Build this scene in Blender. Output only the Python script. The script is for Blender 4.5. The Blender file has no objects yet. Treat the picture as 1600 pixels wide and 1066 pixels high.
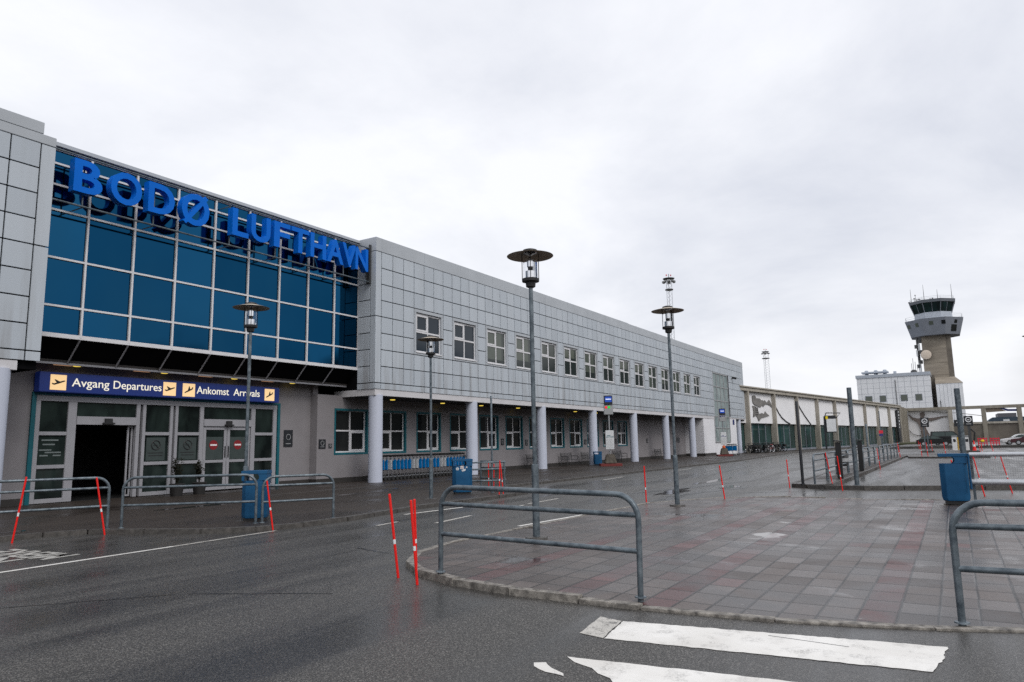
import bpy, bmesh, math, random
from mathutils import Vector, Matrix
R = math.radians
rnd = random.Random(7)
SC = bpy.context.scene
COL = SC.collection

# ------------------------------------------------------------------ camera
cam_d = bpy.data.cameras.new("camera")
cam = bpy.data.objects.new("camera", cam_d)
COL.objects.link(cam)
YAW, PITCH, ROLL = R(58.488595), R(8.247926), R(-1.099443)
fw = Vector((math.sin(YAW)*math.cos(PITCH), math.cos(YAW)*math.cos(PITCH), math.sin(PITCH)))
rt = Vector((math.cos(YAW), -math.sin(YAW), 0.0))
up = rt.cross(fw)
rt2 = math.cos(ROLL)*rt + math.sin(ROLL)*up
up2 = -math.sin(ROLL)*rt + math.cos(ROLL)*up
cm = Matrix.Identity(4)
for i in range(3):
    cm[i][0] = rt2[i]; cm[i][1] = up2[i]; cm[i][2] = -fw[i]
cm[2][3] = 1.7
cam.matrix_world = cm
cam_d.sensor_fit = 'HORIZONTAL'
cam_d.sensor_width = 36.0
cam_d.lens = 36.0*1113.28/1600.0
cam_d.clip_start = 0.1
cam_d.clip_end = 6000
SC.camera = cam

# ------------------------------------------------------------------ world, sun, exposure
SUN_DIR = Vector((-0.30, -0.66, 0.72)).normalized()          # towards the sun
W = bpy.data.worlds.new("World"); SC.world = W; W.use_nodes = True
wt = W.node_tree; wt.nodes.clear()
def wn(t, **k):
    n = wt.nodes.new(t)
    for a, b in k.items(): setattr(n, a, b)
    return n
def wl(a, b): wt.links.new(a, b)
sky = wn('ShaderNodeTexSky', sky_type='NISHITA', sun_disc=False)
sky.sun_elevation = math.asin(SUN_DIR.z)
sky.sun_rotation = math.atan2(SUN_DIR.x, SUN_DIR.y)
sky.air_density = 1.5; sky.dust_density = 4.0
bg1 = wn('ShaderNodeBackground'); bg1.inputs[1].default_value = 0.10
wl(sky.outputs[0], bg1.inputs[0])
tc = wn('ShaderNodeTexCoord'); sp = wn('ShaderNodeSeparateXYZ'); wl(tc.outputs['Generated'], sp.inputs[0])
mx = wn('ShaderNodeMath', operation='MAXIMUM'); wl(sp.outputs[2], mx.inputs[0]); mx.inputs[1].default_value = 0.0
ad = wn('ShaderNodeMath', operation='ADD'); wl(mx.outputs[0], ad.inputs[0]); ad.inputs[1].default_value = 0.22
dx = wn('ShaderNodeMath', operation='DIVIDE'); wl(sp.outputs[0], dx.inputs[0]); wl(ad.outputs[0], dx.inputs[1])
dy = wn('ShaderNodeMath', operation='DIVIDE'); wl(sp.outputs[1], dy.inputs[0]); wl(ad.outputs[0], dy.inputs[1])
cb = wn('ShaderNodeCombineXYZ'); wl(dx.outputs[0], cb.inputs[0]); wl(dy.outputs[0], cb.inputs[1]); cb.inputs[2].default_value = 8.8
n1 = wn('ShaderNodeTexNoise'); wl(cb.outputs[0], n1.inputs['Vector'])
n1.inputs['Scale'].default_value = 0.85; n1.inputs['Detail'].default_value = 9; n1.inputs['Roughness'].default_value = 0.58; n1.inputs['Distortion'].default_value = 0.35
cr = wn('ShaderNodeValToRGB'); wl(n1.outputs[0], cr.inputs[0])
cr.color_ramp.elements[0].position = 0.30; cr.color_ramp.elements[0].color = (0.66, 0.685, 0.76, 1)
cr.color_ramp.elements[1].position = 0.58; cr.color_ramp.elements[1].color = (0.92, 0.93, 0.97, 1)
# a paler band of thinner cloud just above the horizon
hz = wn('ShaderNodeMapRange'); wl(sp.outputs[2], hz.inputs[0])
hz.inputs[1].default_value = 0.0; hz.inputs[2].default_value = 0.16; hz.inputs[3].default_value = 0.85; hz.inputs[4].default_value = 0.0
mixc = wn('ShaderNodeMix', data_type='RGBA'); wl(hz.outputs[0], mixc.inputs[0]); wl(cr.outputs[0], mixc.inputs[6]); mixc.inputs[7].default_value = (0.93, 0.94, 0.97, 1)
# dark hill-like band added low in the sky opposite the facade, dims glass reflections
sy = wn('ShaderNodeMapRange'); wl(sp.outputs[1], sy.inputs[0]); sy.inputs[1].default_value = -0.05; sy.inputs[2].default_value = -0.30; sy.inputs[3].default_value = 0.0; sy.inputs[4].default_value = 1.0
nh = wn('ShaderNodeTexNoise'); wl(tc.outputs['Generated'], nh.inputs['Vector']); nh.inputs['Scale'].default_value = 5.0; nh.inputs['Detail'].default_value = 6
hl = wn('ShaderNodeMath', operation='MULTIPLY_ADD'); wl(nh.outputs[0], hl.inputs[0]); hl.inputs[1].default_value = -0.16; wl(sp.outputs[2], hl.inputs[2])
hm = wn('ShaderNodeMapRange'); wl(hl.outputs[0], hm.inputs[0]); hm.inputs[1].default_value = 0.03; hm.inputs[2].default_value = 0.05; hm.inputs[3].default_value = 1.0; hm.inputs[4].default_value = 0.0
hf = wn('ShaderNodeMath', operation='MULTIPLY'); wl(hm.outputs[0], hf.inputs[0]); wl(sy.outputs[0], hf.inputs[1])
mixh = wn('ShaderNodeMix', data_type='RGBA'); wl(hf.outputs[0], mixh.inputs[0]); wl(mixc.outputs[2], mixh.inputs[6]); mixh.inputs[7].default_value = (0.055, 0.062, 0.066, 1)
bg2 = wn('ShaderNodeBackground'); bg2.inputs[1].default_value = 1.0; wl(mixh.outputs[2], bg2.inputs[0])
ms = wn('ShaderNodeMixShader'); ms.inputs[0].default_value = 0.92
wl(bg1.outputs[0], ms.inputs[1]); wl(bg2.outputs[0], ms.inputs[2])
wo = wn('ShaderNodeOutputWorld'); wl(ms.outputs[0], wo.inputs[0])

sd = bpy.data.lights.new("sun", 'SUN'); sd.energy = 1.25; sd.angle = R(28); sd.color = (1.0, 0.97, 0.93)
so = bpy.data.objects.new("sun", sd); COL.objects.link(so)
so.rotation_euler = (-SUN_DIR).to_track_quat('-Z', 'Y').to_euler(); so.location = (0, -30, 60)

SC.view_settings.view_transform = 'Standard'; SC.view_settings.look = 'None'
SC.view_settings.exposure = 0.18; SC.view_settings.gamma = 1.0; SC.view_settings.use_curve_mapping = False
SC.render.engine = 'CYCLES'
try:
    SC.cycles.use_denoising = False
except Exception: pass
SC.cycles.max_bounces = 8; SC.cycles.sample_clamp_indirect = 2.0; SC.cycles.use_adaptive_sampling = False; SC.cycles.caustics_reflective = False; SC.cycles.caustics_refractive = False

# ------------------------------------------------------------------ materials
class NT:
    def __init__(s, name):
        s.m = bpy.data.materials.new(name); s.m.use_nodes = True
        s.t = s.m.node_tree; s.b = s.t.nodes['Principled BSDF']
        s._c = None
    def n(s, t, ins=None, **k):
        x = s.t.nodes.new(t)
        for a, b in k.items(): setattr(x, a, b)
        for a, b in (ins or {}).items(): s.put(x.inputs[a], b)
        return x
    def put(s, sock, v):
        if isinstance(v, bpy.types.NodeSocket): s.t.links.new(v, sock)
        else: sock.default_value = v
    def set(s, **k):
        for a, b in k.items():
            s.put(s.b.inputs[a.replace('_', ' ')], b)
    def co(s, scale=(1, 1, 1), loc=(0, 0, 0)):
        if s._c is None: s._c = s.n('ShaderNodeTexCoord')
        mp = s.n('ShaderNodeMapping', {'Vector': s._c.outputs['Object'], 'Scale': scale, 'Location': loc})
        return mp.outputs[0]
    def noise(s, scale, detail=3, stretch=(1, 1, 1), rough=0.55, loc=(0, 0, 0), dist=0.0):
        return s.n('ShaderNodeTexNoise', {'Vector': s.co(stretch, loc), 'Scale': scale, 'Detail': detail, 'Roughness': rough, 'Distortion': dist}).outputs[0]
    def ramp(s, fac, *stops):
        r = s.n('ShaderNodeValToRGB', {0: fac}); e = r.color_ramp.elements
        while len(e) < len(stops): e.new(0.5)
        for q, (p, c) in zip(e, stops):
            q.position = p; q.color = (c[0], c[1], c[2], 1) if not isinstance(c, (int, float)) else (c, c, c, 1)
        return r.outputs[0]
    def mix(s, f, a, b, mode='MIX'):
        x = s.n('ShaderNodeMix', data_type='RGBA', blend_type=mode)
        s.put(x.inputs[0], f)
        for i, v in ((6, a), (7, b)):
            s.put(x.inputs[i], v if isinstance(v, bpy.types.NodeSocket) else (v[0], v[1], v[2], 1))
        return x.outputs[2]
    def math(s, op, a, b=0.0, c=0.0):
        x = s.n('ShaderNodeMath', operation=op)
        s.put(x.inputs[0], a); s.put(x.inputs[1], b); s.put(x.inputs[2], c)
        return x.outputs[0]
    def bump(s, h, strength=0.3, dist=0.01, normal=None):
        x = s.n('ShaderNodeBump', {'Height': h, 'Strength': strength, 'Distance': dist})
        if normal is not None: s.t.links.new(normal, x.inputs['Normal'])
        s.put(s.b.inputs['Normal'], x.outputs[0]); return x.outputs[0]

MATS = {}
def simple(name, c, rough=0.5, metal=0.0, var=0.12, scale=3.0, bump=0.0, c2=None, stretch=(1, 1, 1), spec=0.5, rv=0.1):
    t = NT(name)
    f = t.noise(scale, 4, stretch)
    a = c2 if c2 else tuple(max(0, x*(1-var)) for x in c)
    b = c if c2 else tuple(min(1, x*(1+var)) for x in c)
    t.set(Base_Color=t.ramp(f, (0.3, a), (0.7, b)), Metallic=metal,
          Roughness=t.ramp(t.noise(scale*2.3, 3, stretch), (0.3, max(0.02, rough-rv)), (0.7, min(1, rough+rv))))
    t.b.inputs['Specular IOR Level'].default_value = spec
    if bump: t.bump(t.noise(scale*12, 4, stretch), bump, 0.01)
    MATS[name] = t.m; return t
def emit(name, c, s, base=None):
    t = NT(name); t.set(Base_Color=(*(base or c), 1), Emission_Color=(*c, 1), Emission_Strength=s, Roughness=0.4)
    MATS[name] = t.m; return t

# wet asphalt: aggregate speckle, wheel tracks that hold water, damp patches
t = NT('asphalt')
grain = t.noise(66, 5, rough=0.9); agg = t.n('ShaderNodeTexVoronoi', {'Vector': t.co(), 'Scale': 100.0})
track = t.noise(0.55, 5, (0.13, 1.35, 1), loc=(3, 0, 0), dist=0.6)
patch = t.noise(0.23, 5, (1, 1.4, 1), loc=(11, 4, 0), dist=0.8)
base = t.ramp(grain, (0.38, (0.004, 0.0038, 0.0036)), (0.50, (0.028, 0.0265, 0.0245)), (0.60, (0.17, 0.162, 0.15)))
stones = t.ramp(t.n('ShaderNodeSeparateColor', {0: agg.outputs['Color']}).outputs[0], (0.80, 0.0), (0.90, 1.0))
base = t.mix(t.math('MULTIPLY', stones, 0.75), base, (0.22, 0.21, 0.195))
wet = t.ramp(track, (0.38, 1.0), (0.60, 0.0))
wet2 = t.ramp(patch, (0.60, 0.0), (0.74, 1.0))
wall_ = t.math('MULTIPLY', wet, 0.9)
base = t.mix(t.math('MULTIPLY', wall_, 0.55), base, (0.014, 0.014, 0.0145))
big = t.noise(0.09, 3, loc=(5, 9, 0))
base = t.mix(t.ramp(big, (0.4, 0.0), (0.65, 0.35)), base, (0.060, 0.056, 0.051))
ol = t.noise(0.9, 6, (0.35, 1, 1), loc=(21, 3, 0), rough=0.7)
base = t.mix(t.ramp(ol, (0.56, 0.0), (0.70, 0.6)), base, (0.008, 0.008, 0.008))
t.set(Base_Color=base, Roughness=t.mix(wall_, (0.44,)*3, (0.20,)*3))
hgt = t.math('MULTIPLY', grain, t.math('SUBTRACT', 1.15, wall_))
t.bump(hgt, 0.55, 0.006)
t.b.inputs['Specular IOR Level'].default_value = 0.33; MATS['asphalt'] = t.m
asphalt = t.m

# brown damp asphalt of the pavement
t = NT('pavement_asphalt')
g = t.noise(36, 4, rough=0.85); pz = t.noise(0.5, 5, (0.5, 1.2, 1), dist=0.7)
b_ = t.ramp(g, (0.34, (0.012, 0.0095, 0.008)), (0.52, (0.036, 0.028, 0.023)), (0.68, (0.11, 0.092, 0.078)))
wv = t.ramp(pz, (0.42, 0.0), (0.66, 1.0))
t.set(Base_Color=t.mix(t.math('MULTIPLY', wv, 0.5), b_, (0.018, 0.015, 0.013)), Roughness=t.mix(wv, (0.6,)*3, (0.27,)*3))
t.bump(g, 0.4, 0.005); t.b.inputs['Specular IOR Level'].default_value = 0.30; MATS['pavement'] = t.m

# concrete slab paving with red courses
t = NT('paving_slabs')
PW, PL = 0.335, 0.50
sx = t.n('ShaderNodeSeparateXYZ', {0: t.co()})
u_ = t.math('DIVIDE', t.math('SUBTRACT', sx.outputs[0], 0.12), PL); v_ = t.math('DIVIDE', t.math('SUBTRACT', sx.outputs[1], 0.62), PW)
wob = t.math('MULTIPLY', t.math('SUBTRACT', t.noise(2.0, 2), 0.5), 0.05)
u_ = t.math('ADD', u_, wob); v_ = t.math('ADD', v_, wob)
cu = t.math('FLOOR', u_); cv = t.math('FLOOR', v_)
fu = t.math('FRACT', u_); fv = t.math('FRACT', v_)
eu = t.math('MULTIPLY', t.math('MINIMUM', fu, t.math('SUBTRACT', 1, fu)), PL)
ev = t.math('MULTIPLY', t.math('MINIMUM', fv, t.math('SUBTRACT', 1, fv)), PW)
edge = t.math('MINIMUM', eu, ev)
jw = t.math('MULTIPLY', t.math('SUBTRACT', t.noise(6.0, 3, loc=(7, 7, 7)), 0.5), 0.014)
joint = t.ramp(t.math('ADD', edge, jw), (0.006, 1.0), (0.020, 0.0))
wnz = t.n('ShaderNodeTexWhiteNoise', {'Vector': t.n('ShaderNodeCombineXYZ', {0: cu, 1: cv}).outputs[0]}, noise_dimensions='2D')
red = None
for k in (0, 6, 9, -6, -12, 13):
    q = t.math('COMPARE', cv, float(k), 0.5); red = q if red is None else t.math('MAXIMUM', red, q)
gr = t.noise(40, 4, rough=0.8)
gcol = t.mix(wnz.outputs[0], (0.076, 0.060, 0.053), (0.138, 0.112, 0.101))
rcol = t.mix(wnz.outputs[0], (0.085, 0.036, 0.034), (0.135, 0.058, 0.055))
odd = t.math('GREATER_THAN', wnz.outputs[0], 0.97)
gcol = t.mix(t.math('MULTIPLY', odd, 0.7), gcol, rcol)
c_ = t.mix(red, gcol, rcol)
c_ = t.mix(0.6, c_, t.ramp(gr, (0.35, 0.25), (0.65, 1.0)), 'MULTIPLY')
stain = t.noise(0.7, 5, dist=0.8)
c_ = t.mix(t.ramp(stain, (0.45, 0.0), (0.66, 0.75)), c_, (0.030, 0.025, 0.023))
gum = t.n('ShaderNodeTexVoronoi', {'Vector': t.co(), 'Scale': 3.2}); gm = t.math('MULTIPLY', t.math('LESS_THAN', gum.outputs['Distance'], 0.055), t.math('GREATER_THAN', t.n('ShaderNodeSeparateColor', {0: gum.outputs['Color']}).outputs[0], 0.62))
c_ = t.mix(t.math('MULTIPLY', gm, 0.6), c_, (0.22, 0.21, 0.20))
c_ = t.mix(t.math('MULTIPLY', joint, 0.95), c_, (0.014, 0.012, 0.011))
pud = t.ramp(t.noise(0.62, 4, (1.1, 0.8, 1), loc=(1.7, 6.2, 0), dist=0.5), (0.60, 0.0), (0.70, 1.0))
def pool(px, py, rx, ry, seed):
    ddx = t.math('DIVIDE', t.math('SUBTRACT', sx.outputs[0], px), rx); ddy = t.math('DIVIDE', t.math('SUBTRACT', sx.outputs[1], py), ry)
    d_ = t.math('SQRT', t.math('ADD', t.math('MULTIPLY', ddx, ddx), t.math('MULTIPLY', ddy, ddy)))
    d_ = t.math('ADD', d_, t.math('MULTIPLY', t.math('SUBTRACT', t.noise(2.6, 4, loc=(seed, 0, 0)), 0.5), 1.6)); return t.ramp(d_, (0.72, 1.0), (0.95, 0.0))
for q in ((13.4, 2.95, 0.42, 0.30, 3),): pud = t.math('MAXIMUM', pud, pool(*q))
rr = t.mix(t.n('ShaderNodeSeparateColor', {0: wnz.outputs[1]}).outputs[2], (0.34,)*3, (0.54,)*3)
rr = t.mix(t.ramp(stain, (0.35, 0.0), (0.6, 0.6)), rr, (0.24,)*3)
t.set(Base_Color=c_, Roughness=t.mix(pud, rr, (0.045,)*3))
slope = t.math('ADD', t.math('MULTIPLY', t.math('SUBTRACT', fu, 0.5), t.math('SUBTRACT', wnz.outputs[0], 0.5)), t.math('MULTIPLY', t.math('SUBTRACT', fv, 0.5), t.math('SUBTRACT', t.n('ShaderNodeSeparateColor', {0: wnz.outputs[1]}).outputs[1], 0.5)))
hh = t.math('ADD', t.math('ADD', t.math('MULTIPLY', joint, -1.0), t.math('MULTIPLY', gr, 0.25)), t.math('MULTIPLY', slope, 1.6))
t.bump(t.math('MULTIPLY', hh, t.math('SUBTRACT', 1.0, t.math('MULTIPLY', pud, 0.97))), 0.5, 0.006)
t.b.inputs['Specular IOR Level'].default_value = 0.40; MATS['paving'] = t.m

simple('kerb_stone', (0.33, 0.305, 0.27), 0.6, c2=(0.06, 0.054, 0.048), scale=11, bump=0.7)
simple('kerb_stone_dark', (0.10, 0.092, 0.085), 0.5, c2=(0.04, 0.037, 0.034), scale=9, bump=0.6)
t = NT('road_paint')      # thermoplastic, scuffed
w1 = t.noise(4.0, 6, rough=0.65); w2 = t.noise(60, 2, rough=0.7)
wr = t.math('MULTIPLY', t.ramp(w1, (0.50, 0.0), (0.70, 0.7)), t.ramp(w2, (0.40, 0.0), (0.6, 1.0)))
pc = t.ramp(t.noise(1.3, 4), (0.35, (0.66, 0.64, 0.60)), (0.65, (0.78, 0.765, 0.73)))
t.set(Base_Color=t.mix(wr, pc, (0.10, 0.095, 0.09)), Roughness=0.45); t.bump(w2, 0.25, 0.003); MATS['road_paint'] = t.m
t = NT('worn_paint')
w1 = t.noise(9.0, 5, rough=0.7); w2 = t.noise(70, 2)
wr = t.math('MAXIMUM', t.ramp(w1, (0.52, 0.0), (0.68, 1.0)), t.ramp(w2, (0.58, 0.0), (0.66, 0.8)))
t.set(Base_Color=t.mix(wr, (0.50, 0.48, 0.44), (0.05, 0.048, 0.045)), Roughness=0.45); MATS['worn_paint'] = t.m
t = NT('faded_paint'); wr = t.ramp(t.noise(55, 3, rough=0.8), (0.52, 0.0), (0.62, 0.8)); t.set(Base_Color=t.mix(wr, (0.46, 0.45, 0.42), (0.05, 0.048, 0.045)), Roughness=0.5); MATS['faded_paint'] = t.m
simple('tar_seal', (0.010, 0.010, 0.010), 0.3)
simple('puddle_water', (0.016, 0.015, 0.014), 0.10, rv=0.05, scale=1.2)
simple('ground_dirt', (0.07, 0.066, 0.055), 0.8, c2=(0.04, 0.045, 0.03), scale=0.05)
simple('grass', (0.060, 0.070, 0.022), 0.8, c2=(0.04, 0.036, 0.018), scale=4, bump=0.6)

# facade panels: each cassette a slightly different grey, rain streaks under the windows
t = NT('facade_panel')
geo = t.n('ShaderNodeNewGeometry')
tone = t.ramp(geo.outputs['Random Per Island'], (0.0, (0.43, 0.475, 0.525)), (1.0, (0.49, 0.535, 0.585)))
st = t.noise(1.6, 5, (1.5, 1.5, 0.10), rough=0.6)
low = t.n('ShaderNodeMapRange', {0: t.n('ShaderNodeSeparateXYZ', {0: t.co()}).outputs[2], 1: 4.5, 2: 7.5, 3: 0.50, 4: 0.10}).outputs[0]
dirt = t.math('MULTIPLY', t.ramp(st, (0.47, 0.0), (0.66, 1.0)), low)
t.set(Base_Color=t.mix(dirt, tone, (0.20, 0.185, 0.175)), Roughness=t.ramp(t.noise(0.9, 3), (0.3, 0.36), (0.7, 0.52)), Metallic=0.0)
t.bump(t.noise(0.8, 2, loc=(2, 2, 2)), 0.06, 0.05); MATS['panel'] = t.m
simple('panel_cap', (0.42, 0.45, 0.485), 0.42, var=0.08, scale=0.6)
simple('fascia', (0.60, 0.59, 0.61), 0.5, var=0.07, scale=1.0)
simple('dark_backing', (0.007, 0.007, 0.008), 0.9, spec=0.0)
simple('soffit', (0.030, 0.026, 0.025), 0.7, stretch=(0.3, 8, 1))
simple('render_grey', (0.235, 0.222, 0.232), 0.8, var=0.06, scale=1.2, bump=0.3)
simple('render_white', (0.74, 0.74, 0.77), 0.7, var=0.05, scale=0.8, bump=0.15)
simple('plinth', (0.030, 0.027, 0.025), 0.7, bump=0.3)
simple('column_paint', (0.51, 0.545, 0.645), 0.5, var=0.05, scale=1.5, stretch=(1, 1, 0.25), bump=0.1)
simple('white_frame', (0.68, 0.68, 0.70), 0.4, var=0.05)
simple('door_alu', (0.31, 0.31, 0.335), 0.35, var=0.05)
simple('teal_trim', (0.007, 0.105, 0.135), 0.45, spec=0.3)
def glass(name, c, rough=0.04, spec=0.5, c2=None, scale=0.7):
    t = NT(name)
    f = t.noise(scale, 3, (1, 1, 0.6), dist=0.4)
    t.set(Base_Color=t.ramp(f, (0.35, c2 or c), (0.65, c)), Roughness=rough); t.b.inputs['Specular IOR Level'].default_value = spec
    t.bump(t.noise(0.5, 1), 0.02, 0.05)
    MATS[name] = t.m
glass('glass_dark', (0.008, 0.010, 0.012), spec=0.28, c2=(0.02, 0.022, 0.022))
glass('glass_door', (0.006, 0.009, 0.009), spec=0.28, c2=(0.022, 0.034, 0.031), scale=1.3)
glass('glass_car', (0.012, 0.020, 0.020), spec=0.5, c2=(0.03, 0.055, 0.05), scale=0.6)
glass('glass_navy', (0.010, 0.020, 0.032), spec=0.35)
glass('glass_hall', (0.010, 0.034, 0.034), spec=0.4, c2=(0.028, 0.075, 0.074), scale=0.5)
glass('glass_stair', (0.40, 0.47, 0.47), spec=0.8, c2=(0.16, 0.22, 0.23), scale=0.6)
glass('glass_cab', (0.006, 0.010, 0.011), spec=0.3, c2=(0.012, 0.032, 0.034), scale=0.5)
t = NT('glass_blind')        # blinds half drawn, each window its own way
oi = t.n('ShaderNodeObjectInfo'); wz = t.n('ShaderNodeSeparateXYZ', {0: t.co()})
lv = t.math('ADD', t.math('MULTIPLY', oi.outputs['Random'], 1.7), 0.1)
dn = t.math('GREATER_THAN', wz.outputs[2], lv); side = t.math('GREATER_THAN', t.math('ADD', t.math('MULTIPLY', t.math('SINE', t.math('MULTIPLY', oi.outputs['Random'], 41)), 0.7), 1.25), wz.outputs[0])
bl = t.mix(oi.outputs['Random'], (0.085, 0.105, 0.088), (0.16, 0.175, 0.145)); bl = t.mix(t.ramp(t.math('FRACT', t.math('MULTIPLY', wz.outputs[2], 9)), (0.0, 0.0), (0.25, 0.35)), bl, (0.05, 0.06, 0.05))
t.set(Base_Color=t.mix(t.math('MULTIPLY', dn, t.math('ADD', 0.35, t.math('MULTIPLY', side, 0.65))), (0.022, 0.030, 0.030), bl), Roughness=0.05); t.b.inputs['Specular IOR Level'].default_value = 0.35; MATS['glass_blind'] = t.m
t = NT('glass_curtain')       # solar-control blue mirror glass
f = t.noise(0.35, 3, (1, 1, 0.5))
gi = t.n('ShaderNodeNewGeometry'); tone = t.ramp(gi.outputs['Random Per Island'], (0.0, (0.004, 0.042, 0.098)), (1.0, (0.010, 0.075, 0.162)))
t.set(Base_Color=t.mix(t.ramp(f, (0.4, 0.0), (0.7, 0.4)), tone, (0.012, 0.065, 0.125)), Metallic=1.0, Roughness=t.ramp(t.noise(0.8, 4), (0.35, 0.02), (0.7, 0.10)))
try: t.b.inputs['Specular Tint'].default_value = (0.08, 0.20, 0.34, 1)
except Exception: pass
t.bump(t.noise(0.45, 1), 0.02, 0.05); MATS['glass_curtain'] = t.m
t = NT('lamp_glass'); t.set(Base_Color=(1, 1, 1, 1), Roughness=0.02, IOR=1.2); t.b.inputs['Transmission Weight'].default_value = 1.0; MATS['lamp_glass'] = t.m
simple('letter_blue', (0.0, 0.135, 0.62), 0.4, var=0.06, scale=1.0, spec=0.12)
emit('sign_blue', (0.004, 0.022, 0.19), 0.12, (0.004, 0.024, 0.17))
emit('sign_text', (0.95, 0.88, 0.70), 0.55, (0.7, 0.68, 0.6)); emit('sign_yellow', (0.95, 0.62, 0.30), 0.62, (0.6, 0.45, 0.25))
emit('lamp_yellow', (0.85, 0.62, 0.10), 0.9); emit('lamp_peach', (0.75, 0.42, 0.24), 0.35)
emit('screen_blue', (0.01, 0.05, 0.30), 0.6); emit('led_red', (0.8, 0.02, 0.02), 0.5); emit('led_green', (0.02, 0.6, 0.05), 0.4)
emit('text_white_lit', (0.7, 0.75, 0.9), 0.6)
t = simple('galvanised', (0.175, 0.21, 0.235), 0.38, c2=(0.05, 0.068, 0.085), scale=9, bump=0.12, rv=0.12)
rust = t.ramp(t.noise(1.1, 6, loc=(4, 1, 2), rough=0.6), (0.66, 0.0), (0.74, 0.8))
prev = t.b.inputs['Base Color'].links[0].from_socket
t.set(Base_Color=t.mix(rust, prev, (0.05, 0.030, 0.022)), Metallic=0.35)
simple('steel_bright', (0.42, 0.43, 0.45), 0.3, metal=0.6); simple('steel_dark', (0.05, 0.052, 0.055), 0.45)
simple('alu_tube', (0.52, 0.54, 0.57), 0.35, metal=0.4)
simple('black_plastic', (0.012, 0.012, 0.013), 0.5); simple('rubber', (0.015, 0.015, 0.015), 0.7)
simple('hat_brown', (0.42, 0.36, 0.28), 0.5); simple('white_plastic', (0.8, 0.8, 0.8), 0.4)
simple('chrome', (0.75, 0.76, 0.78), 0.15, metal=1.0, var=0.03)
simple('bin_blue', (0.014, 0.100, 0.225), 0.5, scale=2.5, c2=(0.009, 0.072, 0.170), spec=0.3)
simple('panel_blue', (0.004, 0.22, 0.58), 0.4, spec=0.2); simple('stick_red', (0.80, 0.012, 0.008), 0.35, var=0.06)
simple('reflective_white', (0.75, 0.76, 0.78), 0.4); simple('pallet_red', (0.16, 0.022, 0.020), 0.6)
simple('concrete_post', (0.31, 0.285, 0.24), 0.8, c2=(0.20, 0.18, 0.145), scale=1.2, bump=0.3, stretch=(1, 1, 0.3))
simple('concrete_light', (0.44, 0.41, 0.355), 0.75, c2=(0.30, 0.275, 0.235), scale=1.5, bump=0.2, stretch=(1, 1, 0.3))
simple('concrete_tower', (0.33, 0.29, 0.235), 0.8, c2=(0.22, 0.19, 0.155), scale=0.5, bump=0.3, stretch=(0.5, 0.5, 2.0))
simple('concrete_wall', (0.19, 0.17, 0.14), 0.8, c2=(0.10, 0.085, 0.072), scale=0.35, bump=0.3)
simple('hall_white', (0.82, 0.82, 0.84), 0.6, var=0.05, scale=0.4)
t = simple('clad_white', (0.74, 0.76, 0.79), 0.5, var=0.05, scale=0.4)
simple('tower_grey', (0.21, 0.23, 0.27), 0.5, var=0.08, scale=0.6); simple('tower_pale', (0.40, 0.44, 0.50), 0.45)
simple('tower_roof', (0.16, 0.175, 0.20), 0.5); simple('dish_cream', (0.62, 0.53, 0.44), 0.5)
simple('relief_steel', (0.22, 0.21, 0.20), 0.6, c2=(0.12, 0.115, 0.11), scale=0.8); simple('relief_dark', (0.055, 0.055, 0.06), 0.5)
simple('relief_archer', (0.20, 0.165, 0.15), 0.6, c2=(0.14, 0.115, 0.105), scale=1.2)
simple('relief_brown', (0.20, 0.16, 0.12), 0.6); simple('relief_blue', (0.006, 0.018, 0.13), 0.5)
simple('roof_dark', (0.10, 0.10, 0.115), 0.6); simple('hangar_blue', (0.03, 0.05, 0.075), 0.6)
simple('paint_black', (0.005, 0.006, 0.007), 0.15, spec=0.4, rv=0.03); simple('paint_white', (0.62, 0.62, 0.63), 0.25)
simple('paint_red', (0.10, 0.008, 0.012), 0.25); simple('paint_darkred', (0.05, 0.006, 0.012), 0.25)
simple('sign_black', (0.012, 0.014, 0.018), 0.4); simple('paper', (0.62, 0.64, 0.66), 0.5, scale=14, var=0.2); simple('sign_grey', (0.33, 0.34, 0.35), 0.45)
simple('stone', (0.12, 0.105, 0.085), 0.85, c2=(0.055, 0.048, 0.040), scale=5, bump=0.8)
simple('plant_dark', (0.010, 0.012, 0.008), 0.8, c2=(0.02, 0.018, 0.012), scale=20, spec=0.1); simple('pot_dark', (0.018, 0.017, 0.017), 0.6)
simple('no_entry_red', (0.22, 0.010, 0.014), 0.4); simple('sticker_grey', (0.040, 0.055, 0.053), 0.4); simple('text_grey', (0.16, 0.19, 0.19), 0.4)
simple('orange', (0.75, 0.14, 0.03), 0.4); simple('yellow', (0.75, 0.58, 0.01), 0.4); simple('ticket_yellow', (0.60, 0.38, 0.06), 0.45)
simple('sign_red', (0.65, 0.02, 0.05), 0.4); simple('sign_navy', (0.03, 0.03, 0.16), 0.4)
simple('bike_frame_dark', (0.02, 0.02, 0.026), 0.35); simple('bike_frame_red', (0.30, 0.012, 0.014), 0.35)
simple('bike_frame_blue', (0.02, 0.10, 0.16), 0.35); simple('bike_pale', (0.50, 0.50, 0.52), 0.4)
simple('light_strip', (0.085, 0.078, 0.072), 0.5, c2=(0.05, 0.045, 0.04), scale=6)
simple('mesh_wire', (0.30, 0.31, 0.33), 0.45, metal=0.5)

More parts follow.
